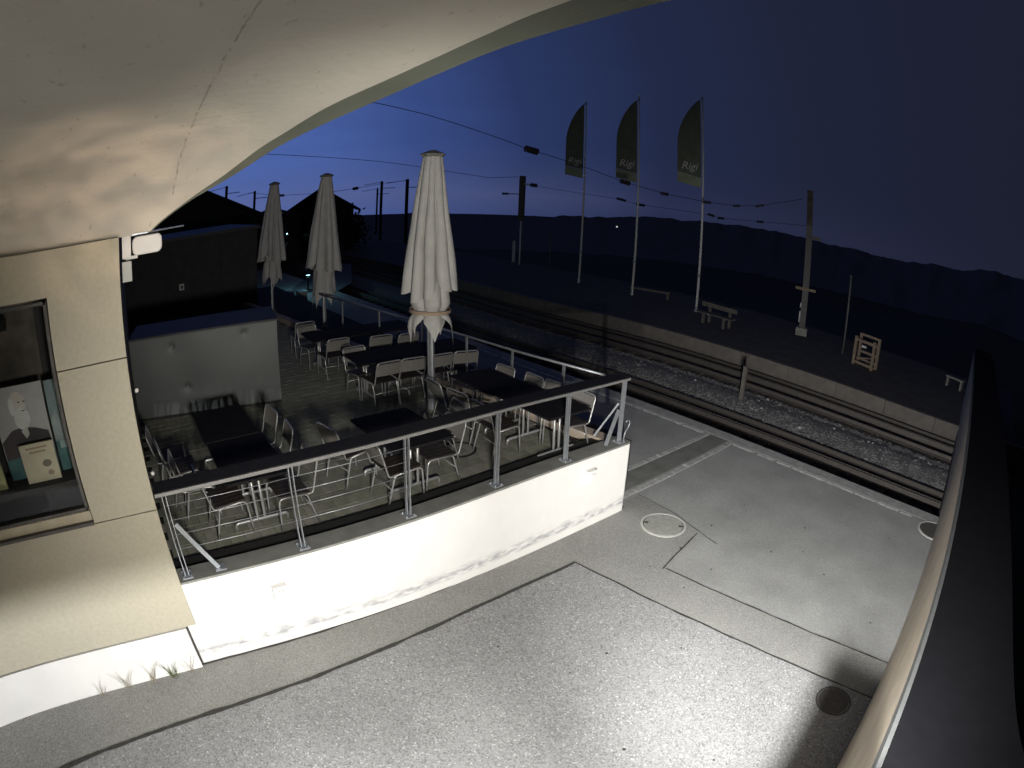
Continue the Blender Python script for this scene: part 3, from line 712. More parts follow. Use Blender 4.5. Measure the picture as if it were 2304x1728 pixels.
# things standing in the shop window
def print_mat(name, c, var=.1): return mat(name, c, .6, var=var, scale=5)
def board(name, label, cat, x, y0, y1, z0, z1, mt, th=.012):
    t = thing(name, label, cat, (x, (y0 + y1) / 2, z0)); W = (y1 - y0) / 2
    MB().box(-th, 0, -W, W, 0, z1 - z0).build('board', mt, t); return t
MB().box(-.55, -.14, -2.6, -.86, 2.44, 2.47).build('display_shelf', M['interior'], wn)
for y in (-2.3, -1.3): MB().box(-.5, -.2, y - .015, y + .015, 2.1, 2.44).build('shelf_leg', M['interior'], wn)
pb = board('portrait_book', 'large book cover with a portrait of a bearded man in the shop window', 'book', -5.2, -1.66, -1.11, 2.48, 3.37, print_mat('print_mauve', (.5, .46, .47)))
def disc(mt, name, parent, cy, cz, ry, rz_, off=.0, n=26):
    mm = MB(); mm.poly([(.0012 + off, cy + ry * math.cos(2 * math.pi * k / n), cz + rz_ * math.sin(2 * math.pi * k / n)) for k in range(n)]); return mm.build(name, mt, parent)
skin = print_mat('print_skin', (.66, .58, .54), .15); hair = print_mat('print_beard', (.75, .71, .69), .12); suit = print_mat('print_suit', (.07, .055, .06)); teal = print_mat('print_teal', (.07, .16, .17), .3)
MB().poly([(.0012, -.275, .0), (.0012, .275, .0), (.0012, .275, .26), (.0012, -.275, .2)]).build('print_band', teal, pb)
MB().poly([(.0018, -.27, .2), (.0018, .27, .25), (.0018, .25, .42), (.0018, .12, .47), (.0018, -.02, .5), (.0018, -.14, .48), (.0018, -.27, .38)]).build('print_suit', suit, pb)
disc(skin, 'print_head', pb, -.02, .72, .088, .115, .001); disc(hair, 'print_beard', pb, .0, .575, .085, .105, .0015); disc(hair, 'print_hair', pb, -.085, .7, .03, .085, .0013)
for yy in (.0, .055): disc(suit, 'print_eye', pb, yy, .735, .014, .007, .002)
disc(suit, 'print_mouth', pb, .03, .65, .022, .005, .0022)
MB().poly([(.003, -.04, .46), (.003, .03, .5), (.003, .04, .42), (.003, .0, .38)]).build('print_collar', print_mat('print_white', (.6, .58, .56)), pb)
lb = board('landscape_book', 'tall bluish book cover with mountain scenery at the right of the shop window', 'book', -5.2, -1.085, -.9, 2.48, 3.36, print_mat('print_sky', (.2, .25, .27), .2))
MB().poly([(.0012, -.09, 0), (.0012, .09, 0), (.0012, .09, .3), (.0012, .03, .26), (.0012, -.09, .3)]).build('print_lake', teal, lb)
MB().poly([(.0014, -.09, .3), (.0014, .09, .3), (.0014, .09, .52), (.0014, .03, .46), (.0014, -.03, .6), (.0014, -.09, .5)]).build('print_mountain', print_mat('print_rock', (.3, .33, .34), .35), lb)
MB().poly([(.0016, -.05, .22), (.0016, .05, .22), (.0016, .05, .29), (.0016, -.05, .29)]).build('print_label', print_mat('print_pale', (.3, .38, .37)), lb)
bk = board('guide_book', 'cream booklet with two lines of title leaning in front of the portrait', 'book', -5.05, -1.46, -1.09, 2.475, 2.85, print_mat('print_cream', (.7, .6, .46)), .02)
for (y0, y1, z) in ((-.12, .11, .325), (-.09, .09, .285)):
    mm = MB(); y = y0
    while y < y1: mm.box(.0008, .0016, y, y + .013, z, z + .018); y += .018
    mm.build('print_title', print_mat('print_red', (.32, .17, .12)), bk)
disc(print_mat('print_sketch', (.2, .17, .13), .5), 'print_picture', bk, .07, .17, .05, .035, .0006); disc(print_mat('print_sketch2', (.36, .28, .2), .4), 'print_picture', bk, .09, .075, .035, .025, .0006)
bk2 = board('yellow_booklet', 'pale yellow booklet cut off by the left picture edge in the shop window', 'book', -5.05, -2.0, -1.69, 2.475, 2.8, print_mat('print_yellow', (.5, .48, .26)), .02)
# hanging inside lamp
hl = thing('window_spotlight', 'small dark spotlight hanging inside the top of the shop window', 'lamp', (-5.3, -1.44, 3.86))
MB().lathe([(.05, 0), (.06, .1), (.04, .14)], 14).build('head', M['mat_black'], hl); MB().tube([(0, 0, .14), (0, 0, .27)], .015).build('stem', M['mat_black'], hl)
mm = MB().box(0, .02, -.55, .45, 0, .95).build('panel_back', print_mat('print_brown', (.1, .075, .06), .4), thing('back_panel', 'dark brown picture panel at the back of the shop window', 'panel', (-5.63, -1.6, 3.1)))

# wall mounted white unit at the corner
an = thing('wall_antenna', 'white rounded flat unit on a bracket at the building corner under the roof', 'antenna', (-4.93, .02, 4.4))
def rrect(y0, y1, z0, z1, r):
    p = []
    for cy, cz, a0 in ((y1 - r, z1 - r, 0), (y0 + r, z1 - r, 90), (y0 + r, z0 + r, 180), (y1 - r, z0 + r, 270)):
        for k in range(6): a = R(a0 + 18 * k); p.append((cy + r * math.cos(a), cz + r * math.sin(a)))
    return p
pp = rrect(-.02, .27, -.075, .085, .05); mm = MB(); k = len(pp)
mm.v = [(-.03, y, z) for y, z in pp] + [(.035, y, z) for y, z in pp] + [(.045, .125 + (y - .125) * .93, .005 + (z - .005) * .9) for y, z in pp]
for lv in range(2):
    for i in range(k): mm.f.append((lv * k + i, lv * k + (i + 1) % k, (lv + 1) * k + (i + 1) % k, (lv + 1) * k + i)); mm.sm.append(False)
mm.f.append(tuple(2 * k + i for i in range(k))); mm.f.append(tuple(reversed(range(k)))); mm.sm += [False, False]
mm.build('front', M['white_box'], an)
MB().box(-.06, .02, -.12, -.035, -.09, .1).tube([(-.02, -.07, -.12), (-.02, -.07, .13)], .016, 8).box(-.05, .0, -.09, .03, -.1, -.075).build('bracket', M['white_box'], an)
jb_ = thing('junction_box', 'pale grey junction box just below the white unit on the building corner', 'box', (-4.88, -.06, 4.12))
MB().box(-.03, .03, -.045, .05, 0, .17).build('box', M['grey_box'], jb_, .004); MB().box(-.032, -.03, -.02, .02, .05, .1).build('plate', M['grey_box'], jb_)
for z, lb_ in ((3.18, 'upper'), (2.39, 'lower')):
    t = thing('door_knob', lb_ + ' small round white knob on the edge of the building corner', 'knob', (-4.9, -.075, z)); MB().lathe([(.012, -.03), (.014, 0), (.02, .004), (.02, .022), (.01, .03)], 12).build('knob', M['white_box'], t).rotation_euler = (0, R(90), 0)
aw = thing('small_awning', 'thin grey metal flap under the roof edge beside the white unit', 'awning', (-4.95, .05, 4.5))
MB().prism([(-.3, -.05), (.1, -.05), (.1, .1), (-.2, .48), (-.3, .48)], 0, .012).build('sheet', M['galv'], aw); MB().tube([(0, -.1, .0), (-.1, .2, -.01)], .01, 6).build('arm', M['galv'], aw)

# ------------------------------------------------------------------ curved concrete roof shell
ZP = [(-4.87, 4.50), (-4.80, 4.585), (-4.68, 4.70), (-4.4, 4.86), (-4.0, 5.02), (-3.5, 5.115), (-2.95, 5.195), (-2.4, 5.25), (-1.95, 5.29), (-1.4, 5.31), (-.98, 5.33), (0.5, 5.35), (5, 5.35)]
YO = [(-4.87, .17), (-4.80, .30), (-4.68, .51), (-4.4, .86), (-4.0, 1.12), (-3.5, 1.30), (-2.95, 1.44), (-2.4, 1.48), (-1.95, 1.48), (-1.4, 1.45), (-.98, 1.42), (0.5, 1.34), (5, 1.3)]
YI = [(-4.87, .16), (-4.80, .27), (-4.66, .48), (-4.25, .80), (-3.6, 1.0), (-3.0, 1.11), (-2.5, 1.2), (-2.05, 1.24), (-1.7, 1.22), (-1.36, 1.18), (.5, 1.1), (5, 1.05)]
def interp(T, x):
    """smooth (Catmull-Rom) interpolation"""
    for i in range(len(T) - 1):
        if T[i][0] <= x <= T[i + 1][0]:
            h = T[i + 1][0] - T[i][0]; t = (x - T[i][0]) / h
            def sl(j):
                j0, j1 = max(0, j - 1), min(len(T) - 1, j + 1); return (T[j1][1] - T[j0][1]) / (T[j1][0] - T[j0][0])
            m0, m1 = sl(i) * h, sl(i + 1) * h
            return (2 * t ** 3 - 3 * t ** 2 + 1) * T[i][1] + (t ** 3 - 2 * t ** 2 + t) * m0 + (-2 * t ** 3 + 3 * t ** 2) * T[i + 1][1] + (t ** 3 - t ** 2) * m1
    return T[-1][1] if x > T[-1][0] else T[0][1]
sh = thing('roof_shell', 'large curved concrete roof shell sweeping over the forecourt', 'roof', (0, 0, 0))
X = [-4.87 + 9.87 * (u ** 1.5) for u in [i / 110 for i in range(111)]]
fx = lambda u: -4.87 + 9.87 * u ** 1.5
zrel = lambda x, y: interp(ZP, x) - .05 * math.exp(-((y - interp(YI, x)) / .16) ** 2) * min(1, (x + 4.87) * 1.2)   # thickened lip
MB().grid(lambda u, v: (fx(u), -9 + (interp(YI, fx(u)) + 9) * v ** .35, zrel(fx(u), -9 + (interp(YI, fx(u)) + 9) * v ** .35)), 110, 60, flip=True).build('soffit', M['soffit'], sh)
MB().grid(lambda u, v: (fx(u), interp(YI, fx(u)) + .012 + max(.002, interp(YO, fx(u)) - interp(YI, fx(u)) - .012) * v, interp(ZP, fx(u)) + .03 * (1 - v) * min(1, (fx(u) + 4.87) * 2)), 110, 4, flip=True).build('rim', M['rim'], sh)
MB().grid(lambda u, v: (fx(u), -9 + (interp(YO, fx(u)) + 9) * (v if v < 1 else 1), interp(ZP, fx(u)) + (.32 if v < .999 else 0.0)), 60, 6).build('roof_skin', M['rim'], sh)
mm = MB(); i = 0
for k in range(120):
    x = -4.55 + 4.2 * k / 120; i += 1
    if wob(k * .37, 3) < -.12: continue
    w2 = .005 + .004 * wob(k * .9, 8); y = .36 + .012 * wob(k * .21, 2); z0, z1 = interp(ZP, x) - .004, interp(ZP, x + .036) - .004
    q = len(mm.v); mm.v += [(x, y - w2, z0), (x, y + w2, z0), (x + .036, y + w2, z1), (x + .036, y - w2, z1)]; mm.f.append((q, q + 1, q + 2, q + 3)); mm.sm.append(False)
mm.build('formwork_seam', M['seam'], sh)

# ------------------------------------------------------------------ end wall on the right, crossing the line of the tracks
ew = thing('end_wall', 'long concrete end wall with dark cover running away at the right', 'wall', (0, 0, 0))
fxw = lambda y: .515 - .0345 * y
def wallseg(y0, y1, z0, z1, dx0, dx1): return [(fxw(y0) + dx0, y0), (fxw(y1) + dx0, y1), (fxw(y1) + dx1, y1), (fxw(y0) + dx1, y0)]
MB().prism(wallseg(-1.55, 21, 0, 2, 0, .7)[::-1], -.0, 1.88).build('wall_body', M['wall_conc'], ew)
MB().prism(wallseg(11.5, 20.9, 0, 2, .004, .69)[::-1], -1.4, -.002).build('wall_foot', M['wall_low'], ew)
MB().prism(wallseg(-1.55, 21, 0, 2, -.012, .712)[::-1], 1.8805, 2.0).build('trim', M['wall_trim'], ew)
MB().prism(wallseg(-1.56, 21.02, 0, 2, .02, .73)[::-1], 2.0005, 2.03).build('cover', M['wall_top'], ew)
MB().box(.09, .9, .88, 1.2, 0, 1.26).build('shadow_caster', M['wall_conc'], ew, .01)  # added unseen block that casts the shadow strip beside the wall
# added unseen hood and plate cutting the lamp light, below and behind the camera
ha = thing('light_hood', 'added hood that cuts off the lamp light, unseen below the lower picture edge', 'light hood', (0, 0, 0))
MB().box(-.46, -.4, -7.5, .75, 1.652, 1.86).build('hood_lip', M['hood_mat'], ha); MB().box(-.4, 3.0, -7.5, .75, 1.77, 1.86).build('hood_top', M['hood_mat'], ha)
MB().tube([(LB[0] + .02, LB[1] - .12, 3.75), (LB[0] + .02, LB[1] - .12, 1.86)], .03, 8).build('lamp_post', M['mast'], ha)
MB().lathe([(.05, 1.86), (.05, 1.93), (.03, 1.95)], 12, (LD[0], LD[1])).build('streak_spot_housing', M['mat_black'], ha)
MB().box(.19, .5, 1.1, 1.115, 1.9, 2.75).build('light_stop', M['mat_black'], ha)  # added plate that keeps the flood light off the shadow strip
MB().box(LC[0] - .12, LC[0] + .12, LC[1] - .16, LC[1] - .1, LC[2] - .1, LC[2] + .08).build('flood_housing', M['mat_black'], ha); MB().tube([(LC[0], LC[1] - .13, LC[2] - .1), (LC[0], LC[1] - .13, 1.86)], .02, 8).build('flood_post', M['mat_black'], ha)

# ------------------------------------------------------------------ shed and houses behind the terrace
sd = thing('flat_shed', 'dark flat-roofed shed behind the terrace', 'shed', (-20, 0, 0))
for i, (y0, y1) in enumerate([(-6, -1.5), (-1.49, 1.3), (1.31, 3.55), (3.56, 5.0)]): MB().box(-.06, 0, y0, y1, .9, 3.72).build('wall_panel', M['shed'], sd)
MB().box(-6, -.065, -6, 4.99, 0, 3.74).build('wall', M['shed'], sd); MB().box(-6.2, .12, -6.1, 5.1, 3.745, 3.86).build('roof', M['counter'], sd)
nl = thing('notice_plate', 'tiny white notice plate on the dark shed wall', 'sign', (-19.995, 1.95, 1.98)); MB().box(0, .01, -.1, .1, 0, .22).build('plate', M['white_box'], nl); MB().box(.0105, .013, -.04, .05, .05, .16).build('symbol', M['shed'], nl)
def house(az, dist, wid, z_eave, z_ridge, depth, label, over=.6):
    x, y = dist * math.sin(R(az)), dist * math.cos(R(az)); t = thing('gabled_house', label, 'house', (x, y, 0), -R(az))
    W = wid / 2
    mm = MB(); pr = [(-W, -1), (W, -1), (W, z_eave), (0, z_ridge), (-W, z_eave)]
    mm.v = [(p[0], 0, p[1]) for p in pr] + [(p[0], depth, p[1]) for p in pr]; mm.f = [(0, 1, 2, 3, 4), (9, 8, 7, 6, 5), (0, 5, 6, 1), (1, 6, 7, 2), (2, 7, 8, 3), (3, 8, 9, 4), (4, 9, 5, 0)]; mm.sm = [False] * 7
    mm.build('wall', M['black_wood'], t)
    sl = (z_ridge - z_eave) / W; rm = MB()
    for s in (-1, 1):
        a = (0, z_ridge + .12); b = (s * (W + over), z_eave - sl * over + .12)
        rm.v += [(a[0], -.7, a[1]), (b[0], -.7, b[1]), (b[0], depth + .7, b[1]), (a[0], depth + .7, a[1]), (a[0], -.7, a[1] + .2), (b[0], -.7, b[1] + .2), (b[0], depth + .7, b[1] + .2), (a[0], depth + .7, a[1] + .2)]
        k = len(rm.v) - 8
        for q in ((0, 1, 2, 3), (7, 6, 5, 4), (0, 4, 5, 1), (1, 5, 6, 2), (2, 6, 7, 3), (3, 7, 4, 0)): rm.f.append(tuple(k + i for i in q)); rm.sm.append(False)
    rm.build('roof', M['roof_dark'], t)
    for sx in (-.4, .4): MB().box(sx * W - .45, sx * W + .45, -.04, -.005, 1.0, 2.1).build('window', M['glass'], t)
    return t
house(-69.4, 52, 6.1, 3.5, 5.35, 9, 'black silhouette of a small gabled house behind the middle parasol')
house(-82.6, 40, 10.5, 3.55, 6.1, 12, 'black silhouette of a wide gabled roof partly hidden by the roof shell', 1.2)
house(-74.5, 47, 5.0, 3.1, 3.9, 8, 'low dark outbuilding between the two gabled houses', .5)
bush = MB(); rn = random.Random(4)
bx, by = 51 * math.sin(R(-66)), 51 * math.cos(R(-66))
tr = thing('shrub', 'dark shrub beside the small gabled house', 'shrub', (bx, by, 0))
for i in range(500):
    p = Vector((rn.gauss(0, .55), rn.gauss(0, .55), 1.6 + rn.gauss(0, .75))); d = Vector((rn.uniform(-1, 1), rn.uniform(-1, 1), rn.uniform(-1, 1))).normalized() * .2; e = d.orthogonal().normalized() * .12
    bush.poly([p - d, p + e, p + d, p - e])
bush.build('crown', M['roof_dark'], tr); MB().tube([(0, 0, -.7), (0, 0, 1.4)], [.09, .05], 6).build('trunk', M['black_wood'], tr)

# forecourt path with a small lamp
pth = struct(MB().prism([(-23.6, 6.9), (-23.0, 8.2), (-28, 12.4), (-36, 15.9), (-37.0, 14.6), (-29, 9.4)], .0, .006).build('forecourt_path', M['path']))
pl = thing('path_lamp', 'small bollard lamp with teal light beyond the terrace', 'lamp', (-27.2, 9.6, .006)); MB().lathe([(.05, 0), (.05, .7), (.11, .72), (.11, .78)], 12).build('post', M['mast'], pl)
MB().lathe([(.06, .7), (.06, .705)], 12).build('lens', emit('teal_lens', (.4, .9, 1.0), 1.5), pl)
for i, (x, y) in enumerate(((-24.6, 7.7), (-24.3, 8.25))):
    t = thing('planter_box', ['left', 'right'][i] + ' of two small pale boxes on the lit forecourt beyond the terrace', 'box', (x, y, .006)); MB().box(-.25, .25, -.2, .2, 0, .5).build('box', M['grey_box'], t, .01); MB().box(-.27, .27, -.22, .22, .5, .53).build('lid', M['grey_box'], t)

# ------------------------------------------------------------------ flagpoles
def text_mesh(body, size, shear):
    c = bpy.data.curves.new('t', 'FONT'); c.body = body; c.size = size; c.shear = shear; c.align_x = 'CENTER'; c.extrude = .004
    o = bpy.data.objects.new('t', c); COL.objects.link(o); dg = bpy.context.evaluated_depsgraph_get(); dg.update()
    me = bpy.data.meshes.new_from_object(o.evaluated_get(dg)); bpy.data.objects.remove(o); return me
tm = text_mesh('Rigi', .52, .25); tm.materials.clear(); tm.materials.append(M['letter'])
def flagpole(x, y, hgt, W, zt, zb_, label, seed):
    t = thing('flagpole', label, 'flagpole', (x, y, 0), 0, 'flagpoles on the far platform')
    MB().tube([(0, 0, -.05), (0, 0, hgt * .5), (0, 0, hgt)], [.062, .052, .035], 12).build('pole', M['pole_white'], t); MB().lathe([(.0, hgt), (.05, hgt + .03), (.05, hgt + .07), (.0, hgt + .11)], 10).build('finial', M['pole_white'], t)
    MB().lathe([(.12, 0), (.12, .03), (.075, .05), (.075, .22)], 12).build('foot', M['galv'], t)
    v = Vector((x, y, 0)).normalized(); L = Vector((v.y * -1, v.x, 0)) * 1.0          # to the viewer's left
    def cloth(z0, z1, nm, mt, off):
        def fn(u, q):
            z = z1 + (z0 - z1) * u; f = min(1, max(.0, (zt - z) / 2.6)); wd = W * (1 - (1 - f) ** 1.9) ** .8 if f < 1 else W
            d = .10 + wd * q; wv = .10 * q * math.sin(3.2 * q + z * .9 + seed) + .04 * wob(q * 3, z, seed)
            p = L * d + v * (wv + off); return (p.x, p.y, z + .18 * q * f * f)
        return MB().grid(fn, 26, 8).build(nm, mt, t)
    fl = cloth(zb_, zt, 'flag', M['flag'], 0)
    cloth(zb_ - .5, zb_ - .01, 'flag_hem', M['flag_low'], 0)
    o = link('lettering', tm, fl)
    zz = -v; xx = -L
    o.matrix_local = Matrix.Translation(L * (.10 + W * .5) - v * .16 + Vector((0, 0, zb_ + .32))) @ Matrix(((xx.x, 0, zz.x), (xx.y, 0, zz.y), (0, 1, 0))).to_4x4()
    for z in (1.6, zt - .05): MB().box(-.05, .05, -.07, -.03, z, z + .12).build('cleat', M['galv'], t)
flagpole(-14.15, 22.57, 10.4, 1.12, 10.25, 6.25, 'rightmost of three white flagpoles with a dark sail-shaped flag', 1)
flagpole(-18.3, 22.97, 10.55, 1.05, 10.35, 6.2, 'middle of three white flagpoles with a dark sail-shaped flag', 2.4)
flagpole(-22.49, 23.44, 10.5, .98, 10.35, 6.3, 'leftmost of three white flagpoles with a dark sail-shaped flag', 4.1)

# ------------------------------------------------------------------ catenary masts, wires
def hbeam(mm, z0, z1, w_, d_=None, tk=.02):
    d_ = d_ or w_; mm.box(-w_ / 2, w_ / 2, -d_ / 2, -d_ / 2 + tk, z0, z1).box(-w_ / 2, w_ / 2, d_ / 2 - tk, d_ / 2, z0, z1).box(-tk / 2, tk / 2, -d_ / 2 + tk, d_ / 2 - tk, z0, z1); return mm
def insulator(mm, a, b, r=.07):
    a, b = Vector(a), Vector(b); pts = [a.lerp(b, k / 8) for k in range(9)]; mm.tube(pts, [r * (.35 if k % 2 else 1) for k in range(9)], 8)
t = thing('catenary_mast', 'tall steel mast at the right of the flagpoles with a rusty top', 'mast', (-9.05, 23.95, 0), R(20))
hbeam(MB(), .3, 4.9, .3).build('shaft', M['mast'], t); hbeam(MB(), 4.9, 6.5, .29).build('rusty_top', M['mast_rust'], t); MB().box(-.28, .28, -.28, .28, -.1, .32).build('footing', M['cap'], t)
MB().box(-.5, .5, -.19, -.152, 1.98, 2.1).build('cross_board', M['wood'], t); MB().box(.15, .6, -.2, -.17, 4.3, 4.45).build('bracket', M['mast'], t)
MB().tube([(-.17, -.2, .55), (-.17, -.2, 1.05)], .035, 8).tube([(-.17, -.2, 1.2), (-.17, -.2, 1.42)], .03, 8).build('cable_sleeve', M['white_box'], t)
t = thing('catenary_mast', 'dark steel mast left of the flagpoles with two insulator arms', 'mast', (-30.2, 25.57, 0), R(30))
MB().tube([(0, 0, -.5), (0, 0, 2.9)], .06, 8).build('shaft', M['pole_white'], t); hbeam(MB(), 2.9, 6.0, .34).build('upper_shaft', M['mast'], t)  # lower shaft is white in place of the light falling on it
a = MB().beam((.1, 0, 5.45), (.55, 0, 5.4), .1, .1); a.build('arm', M['pole_white'], t); mm = MB(); insulator(mm, (.6, 0, 5.4), (1.0, 0, 5.35), .16); mm.build('insulator', M['insul'], t)
MB().beam((-.1, 0, 4.72), (-1.4, 0, 4.72), .06, .06).build('arm', M['mast'], t); mm = MB(); insulator(mm, (-1.4, 0, 4.72), (-1.0, 0, 4.72), .1); mm.build('insulator', M['insul'], t)
for (az, d, zt, wd, lb_) in ((-63.35, 72, 6.4, .34, 'left of two dark catenary masts far down the line, behind the nearest parasol'), (-60.85, 62, 6.3, .36, 'right of two dark catenary masts far down the line, close to the nearest parasol'), (-63.75, 84, 5.7, .26, 'thin dark mast farthest down the line'), (-79.5, 66, 7.3, .34, 'left dark pole rising behind the wide roof'), (-76.4, 66, 6.3, .3, 'right dark pole rising behind the wide roof')):
    t = thing('catenary_mast', lb_, 'mast', (d * math.sin(R(az)), d * math.cos(R(az)), 0), -R(az)); hbeam(MB(), -1, zt, wd).build('shaft', M['wire'], t)
    MB().beam((.1, 0, zt - .9), (1.7, 0, zt - .9), .08, .08).beam((.1, 0, zt - .1), (-2.2, 0, zt - .4), .06, .06).build('arm', M['wire'], t)
def ray(px, py, dist):
    x, y = (px - 1152) / 1000, (py - 864) / 1000; r = math.hypot(x, y); th = 0.8313139 * r + -0.4480856 * r ** 2 + 0.7994631 * r ** 3 + -0.3599202 * r ** 4
    d = ROT @ Vector((x / r * math.sin(th), -y / r * math.sin(th), -math.cos(th))); return Vector((0, 0, H)) + d * dist
def wire(name, label, pts, r, ins=()):
    t = thing(name, label, 'wire', (0, 0, 0)); P3 = [ray(*p) for p in pts]; sm = []
    for i in range(len(P3) - 1):
        for k in range(6): q = P3[i].lerp(P3[i + 1], k / 6); sm.append(q)
    sm.append(P3[-1]); MB().tube(sm, r * .7, 6).build('strand', M['wire'], t)
    for (i, f, rr, ln) in ins:
        a = P3[i].lerp(P3[i + 1], f); d = (P3[i + 1] - P3[i]).normalized(); mm = MB(); insulator(mm, a - d * ln * .38, a + d * ln * .38, rr * .8); mm.build('insulator', M['insul'], t)
wire('overhead_wire', 'upper overhead wire with insulators running from the roof shell towards the right mast', [(800, 222, 15), (960, 258, 16.5), (1196, 338, 19), (1310, 374, 20.5), (1406, 410, 22), (1495, 436, 23), (1590, 455, 24), (1657, 463, 24.6), (1709, 463, 25), (1806, 448, 25.8)], .016, ((2, 0, .16, .6), (4, 0, .13, .5), (5, 0, .1, .4), (6, 0, .1, .45), (7, 0, .09, .4), (8, 0, .09, .5)))
wire('overhead_wire', 'overhead wire running from the roof shell to the mast left of the flagpoles', [(575, 346, 30), (700, 352, 32), (860, 364, 34.5), (1010, 386, 37), (1100, 400, 38.6), (1166, 398, 39.6)], .022)
wire('overhead_wire', 'lower overhead wire with insulators crossing behind the flagpoles', [(1185, 416, 39.4), (1300, 434, 36), (1398, 449, 33), (1441, 461, 32), (1600, 484, 29), (1622, 491, 28.5), (1710, 499, 27), (1816, 508, 25.8)], .015, ((2, 0, .11, .8), (3, 0, .11, .7), (4, 0, .09, .5), (5, 0, .09, .45), (6, 0, .09, .45)))
wire('overhead_wire', 'faint overhead wire between the far masts and the small gabled house', [(745, 432, 50), (800, 424, 56), (865, 412, 64), (915, 406, 66)], .03, ((1, 0, .2, 1.2),))
wire('overhead_wire', 'faint overhead wire above the low outbuilding left of the middle parasol', [(560, 434, 55), (630, 440, 55), (700, 436, 54)], .025, ((1, 0, .22, 1.1),))

# ------------------------------------------------------------------ far platform furniture
t = thing('platform_bench', 'wooden bench with back plank on the far platform', 'bench', (-11.95, 20.85, -.02), R(-6))
for sx in (-.55, .55):
    MB().box(sx - .05, sx + .05, .1, .18, 0, .85).box(sx - .05, sx + .05, -.35, .1, .36, .42).box(sx - .05, sx + .05, -.34, -.26, 0, .36).build('support', M['bench_wood'], t)
MB().box(-.95, .95, .06, .1, .66, .84).build('backrest', M['bench_wood'], t); MB().box(-.95, .95, -.38, .02, .425, .465).build('seat', M['bench_wood'], t)
t = thing('wooden_rack', 'upright wooden rack frame standing on the far platform at the right', 'rack', (-4.97, 21.6, -.02), R(-14))
for sx in (-.48, .48):
    for sy in (-.2, .25): MB().box(sx - .06, sx + .06, sy - .045, sy + .045, 0, 1.2 if sy > 0 else 1.1).build('upright', M['wood'], t)
for z, sy in ((1.16, .25), (.98, -.2), (.88, .25), (.5, .25), (.12, -.2), (.2, .25), (.06, .02)): MB().box(-.5, .5, sy - .03, sy + .03, z - .045, z + .045).build('slat', M['wood'], t)
MB().beam((-.46, .0, .25), (.46, .05, .42), .06, .04).beam((.46, -.05, .22), (-.1, .0, .3), .05, .04).build('brace', M['wood'], t); MB().box(-.22, .0, -.1, -.02, .72, .8).build('handle', M['white_box'], t)
t = thing('thin_post', 'thin grey post standing on the far platform left of the wooden rack', 'post', (-6.37, 22.66, -.02)); MB().tube([(0, 0, 0), (0, 0, 3.2)], .045, 8).build('shaft', M['mast'], t); MB().lathe([(.07, 3.2), (.03, 3.26)], 8).build('cap', M['mast'], t)
t = thing('marker_post', 'short grey marker post in the ballast between the tracks', 'post', (-7.07, 14.35, -.6)); MB().box(-.06, .06, -.05, .05, 0, 1.12).build('shaft', M['bench_wood'], t); MB().box(-.2, .2, -.18, .18, -.1, .12).build('foot', M['ballast'], t)
t = thing('low_bench', 'low pale plank bench on the far platform beside the end wall', 'bench', (-.82, 23.3, -.02), R(-16)); MB().box(-.45, .45, -.14, .14, .36, .42).build('seat', M['cap'], t)
for sx in (-.35, .35): MB().box(sx - .04, sx + .04, -.12, .12, 0, .36).build('leg', M['cap'], t)
t = thing('low_rail', 'low wooden rail beside the middle flagpole', 'rail', (-17.6, 23.5, -.02), R(12)); MB().box(-1.1, 1.1, -.05, .05, .28, .38).build('bar', M['bench_wood'], t)
for sx in (-1, 1): MB().box(sx - .05, sx + .05, -.05, .05, 0, .28).build('post', M['bench_wood'], t)
t = thing('white_marker', 'short white marker post beside the left mast', 'post', (-31.6, 26.2, -.1)); MB().box(-.09, .09, -.06, .06, 0, 1.5).build('shaft', M['pole_white'], t); MB().lathe([(.09, 1.5), (.02, 1.58)], 6).build('cap', M['pole_white'], t)
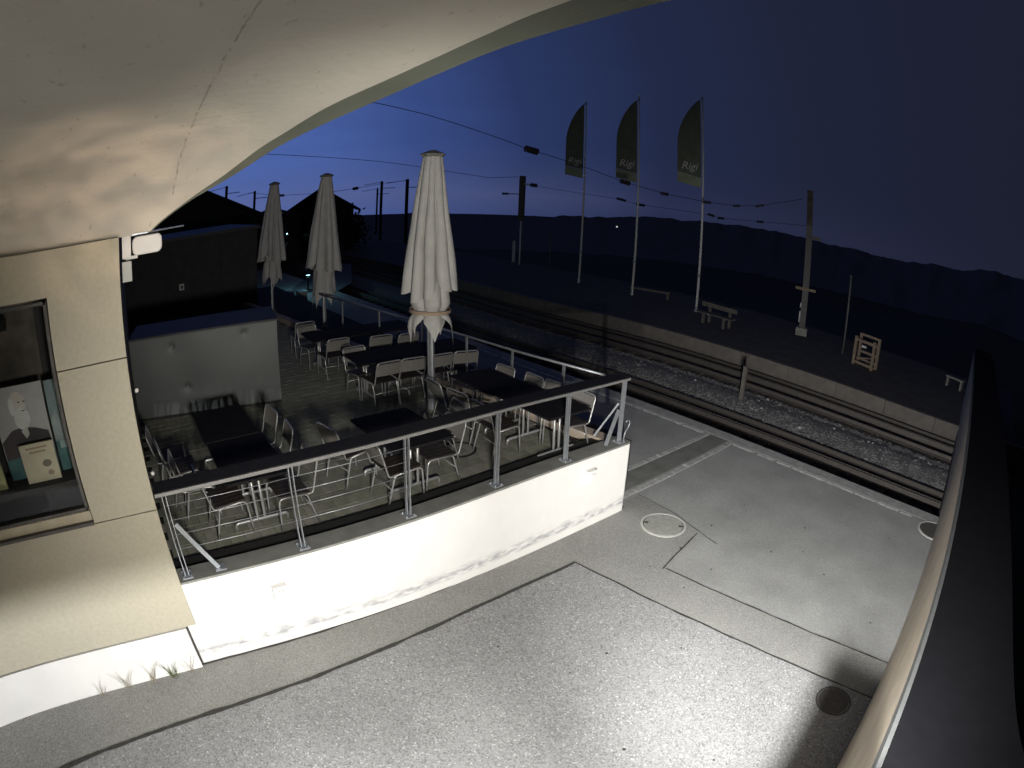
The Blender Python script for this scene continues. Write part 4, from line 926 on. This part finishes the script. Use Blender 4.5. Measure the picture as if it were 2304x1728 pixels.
t = thing('thin_post', 'faint thin post between the left mast and the leftmost flagpole', 'post', (-26.2, 24.6, -.02)); MB().tube([(0, 0, 0), (0, 0, 2.3)], .04, 6).build('shaft', M['mast'], t); MB().lathe([(.06, 2.3), (.03, 2.36)], 6).build('cap', M['mast'], t)
p = ray(1388, 512, 900); t = thing('village_lamp', 'tiny white lamp shining on the dark slope far away', 'lamp', p); MB().lathe([(.1, -4), (.1, 0)], 6).build('post', M['mast'], t); MB().lathe([(.2, 0), (1.3, .8), (1.3, 1.6), (.2, 2.4)], 8).build('bulb', emit('village_bulb', (1, .97, .9), .7), t)

# ------------------------------------------------------------------ weeds at the foot of the building
rn = random.Random(8)
def weed(y, n, hgt, mt, label):
    t = thing('weed', label, 'weed', (-4.77, y, 0), 0, 'weeds growing along the plinth'); mm = MB()
    for i in range(n):
        a = rn.uniform(-1.2, 1.2); h_ = 1.45 * hgt * rn.uniform(.3, 1); b = rn.uniform(-.04, .04); ln = rn.uniform(.0, .05); w2 = .0026
        p0 = Vector((rn.uniform(0, .03), b, 0)); p1 = p0 + Vector((ln * .4, math.sin(a) * h_ * .3, h_ * .6)); p2 = p0 + Vector((ln, math.sin(a) * h_ * .7, h_))
        for q0, q1, wa, wb in ((p0, p1, w2, w2 * .8), (p1, p2, w2 * .8, w2 * .2)):
            e = Vector((0, 1, 0)); mm.poly([q0 - e * wa, q0 + e * wa, q1 + e * wb, q1 - e * wb]); e = Vector((1, 0, 0)); mm.poly([q0 - e * wa, q0 + e * wa, q1 + e * wb, q1 - e * wb])
    mm.build('blades', mt, t)
weed(-.66, 26, .2, M['grassgreen'], 'green weed tuft, fullest one at the foot of the white plinth')
weed(-.42, 7, .3, M['grassblade'], 'thin dry stalks right of the green tuft near the wall joint')
weed(-.95, 11, .26, M['grassblade'], 'dry weed just left of the green tuft')
weed(-1.25, 10, .24, M['grassblade'], 'dry weed in the middle of the white plinth')
weed(-1.6, 8, .2, M['grassblade'], 'leftmost dry weed at the foot of the white plinth')
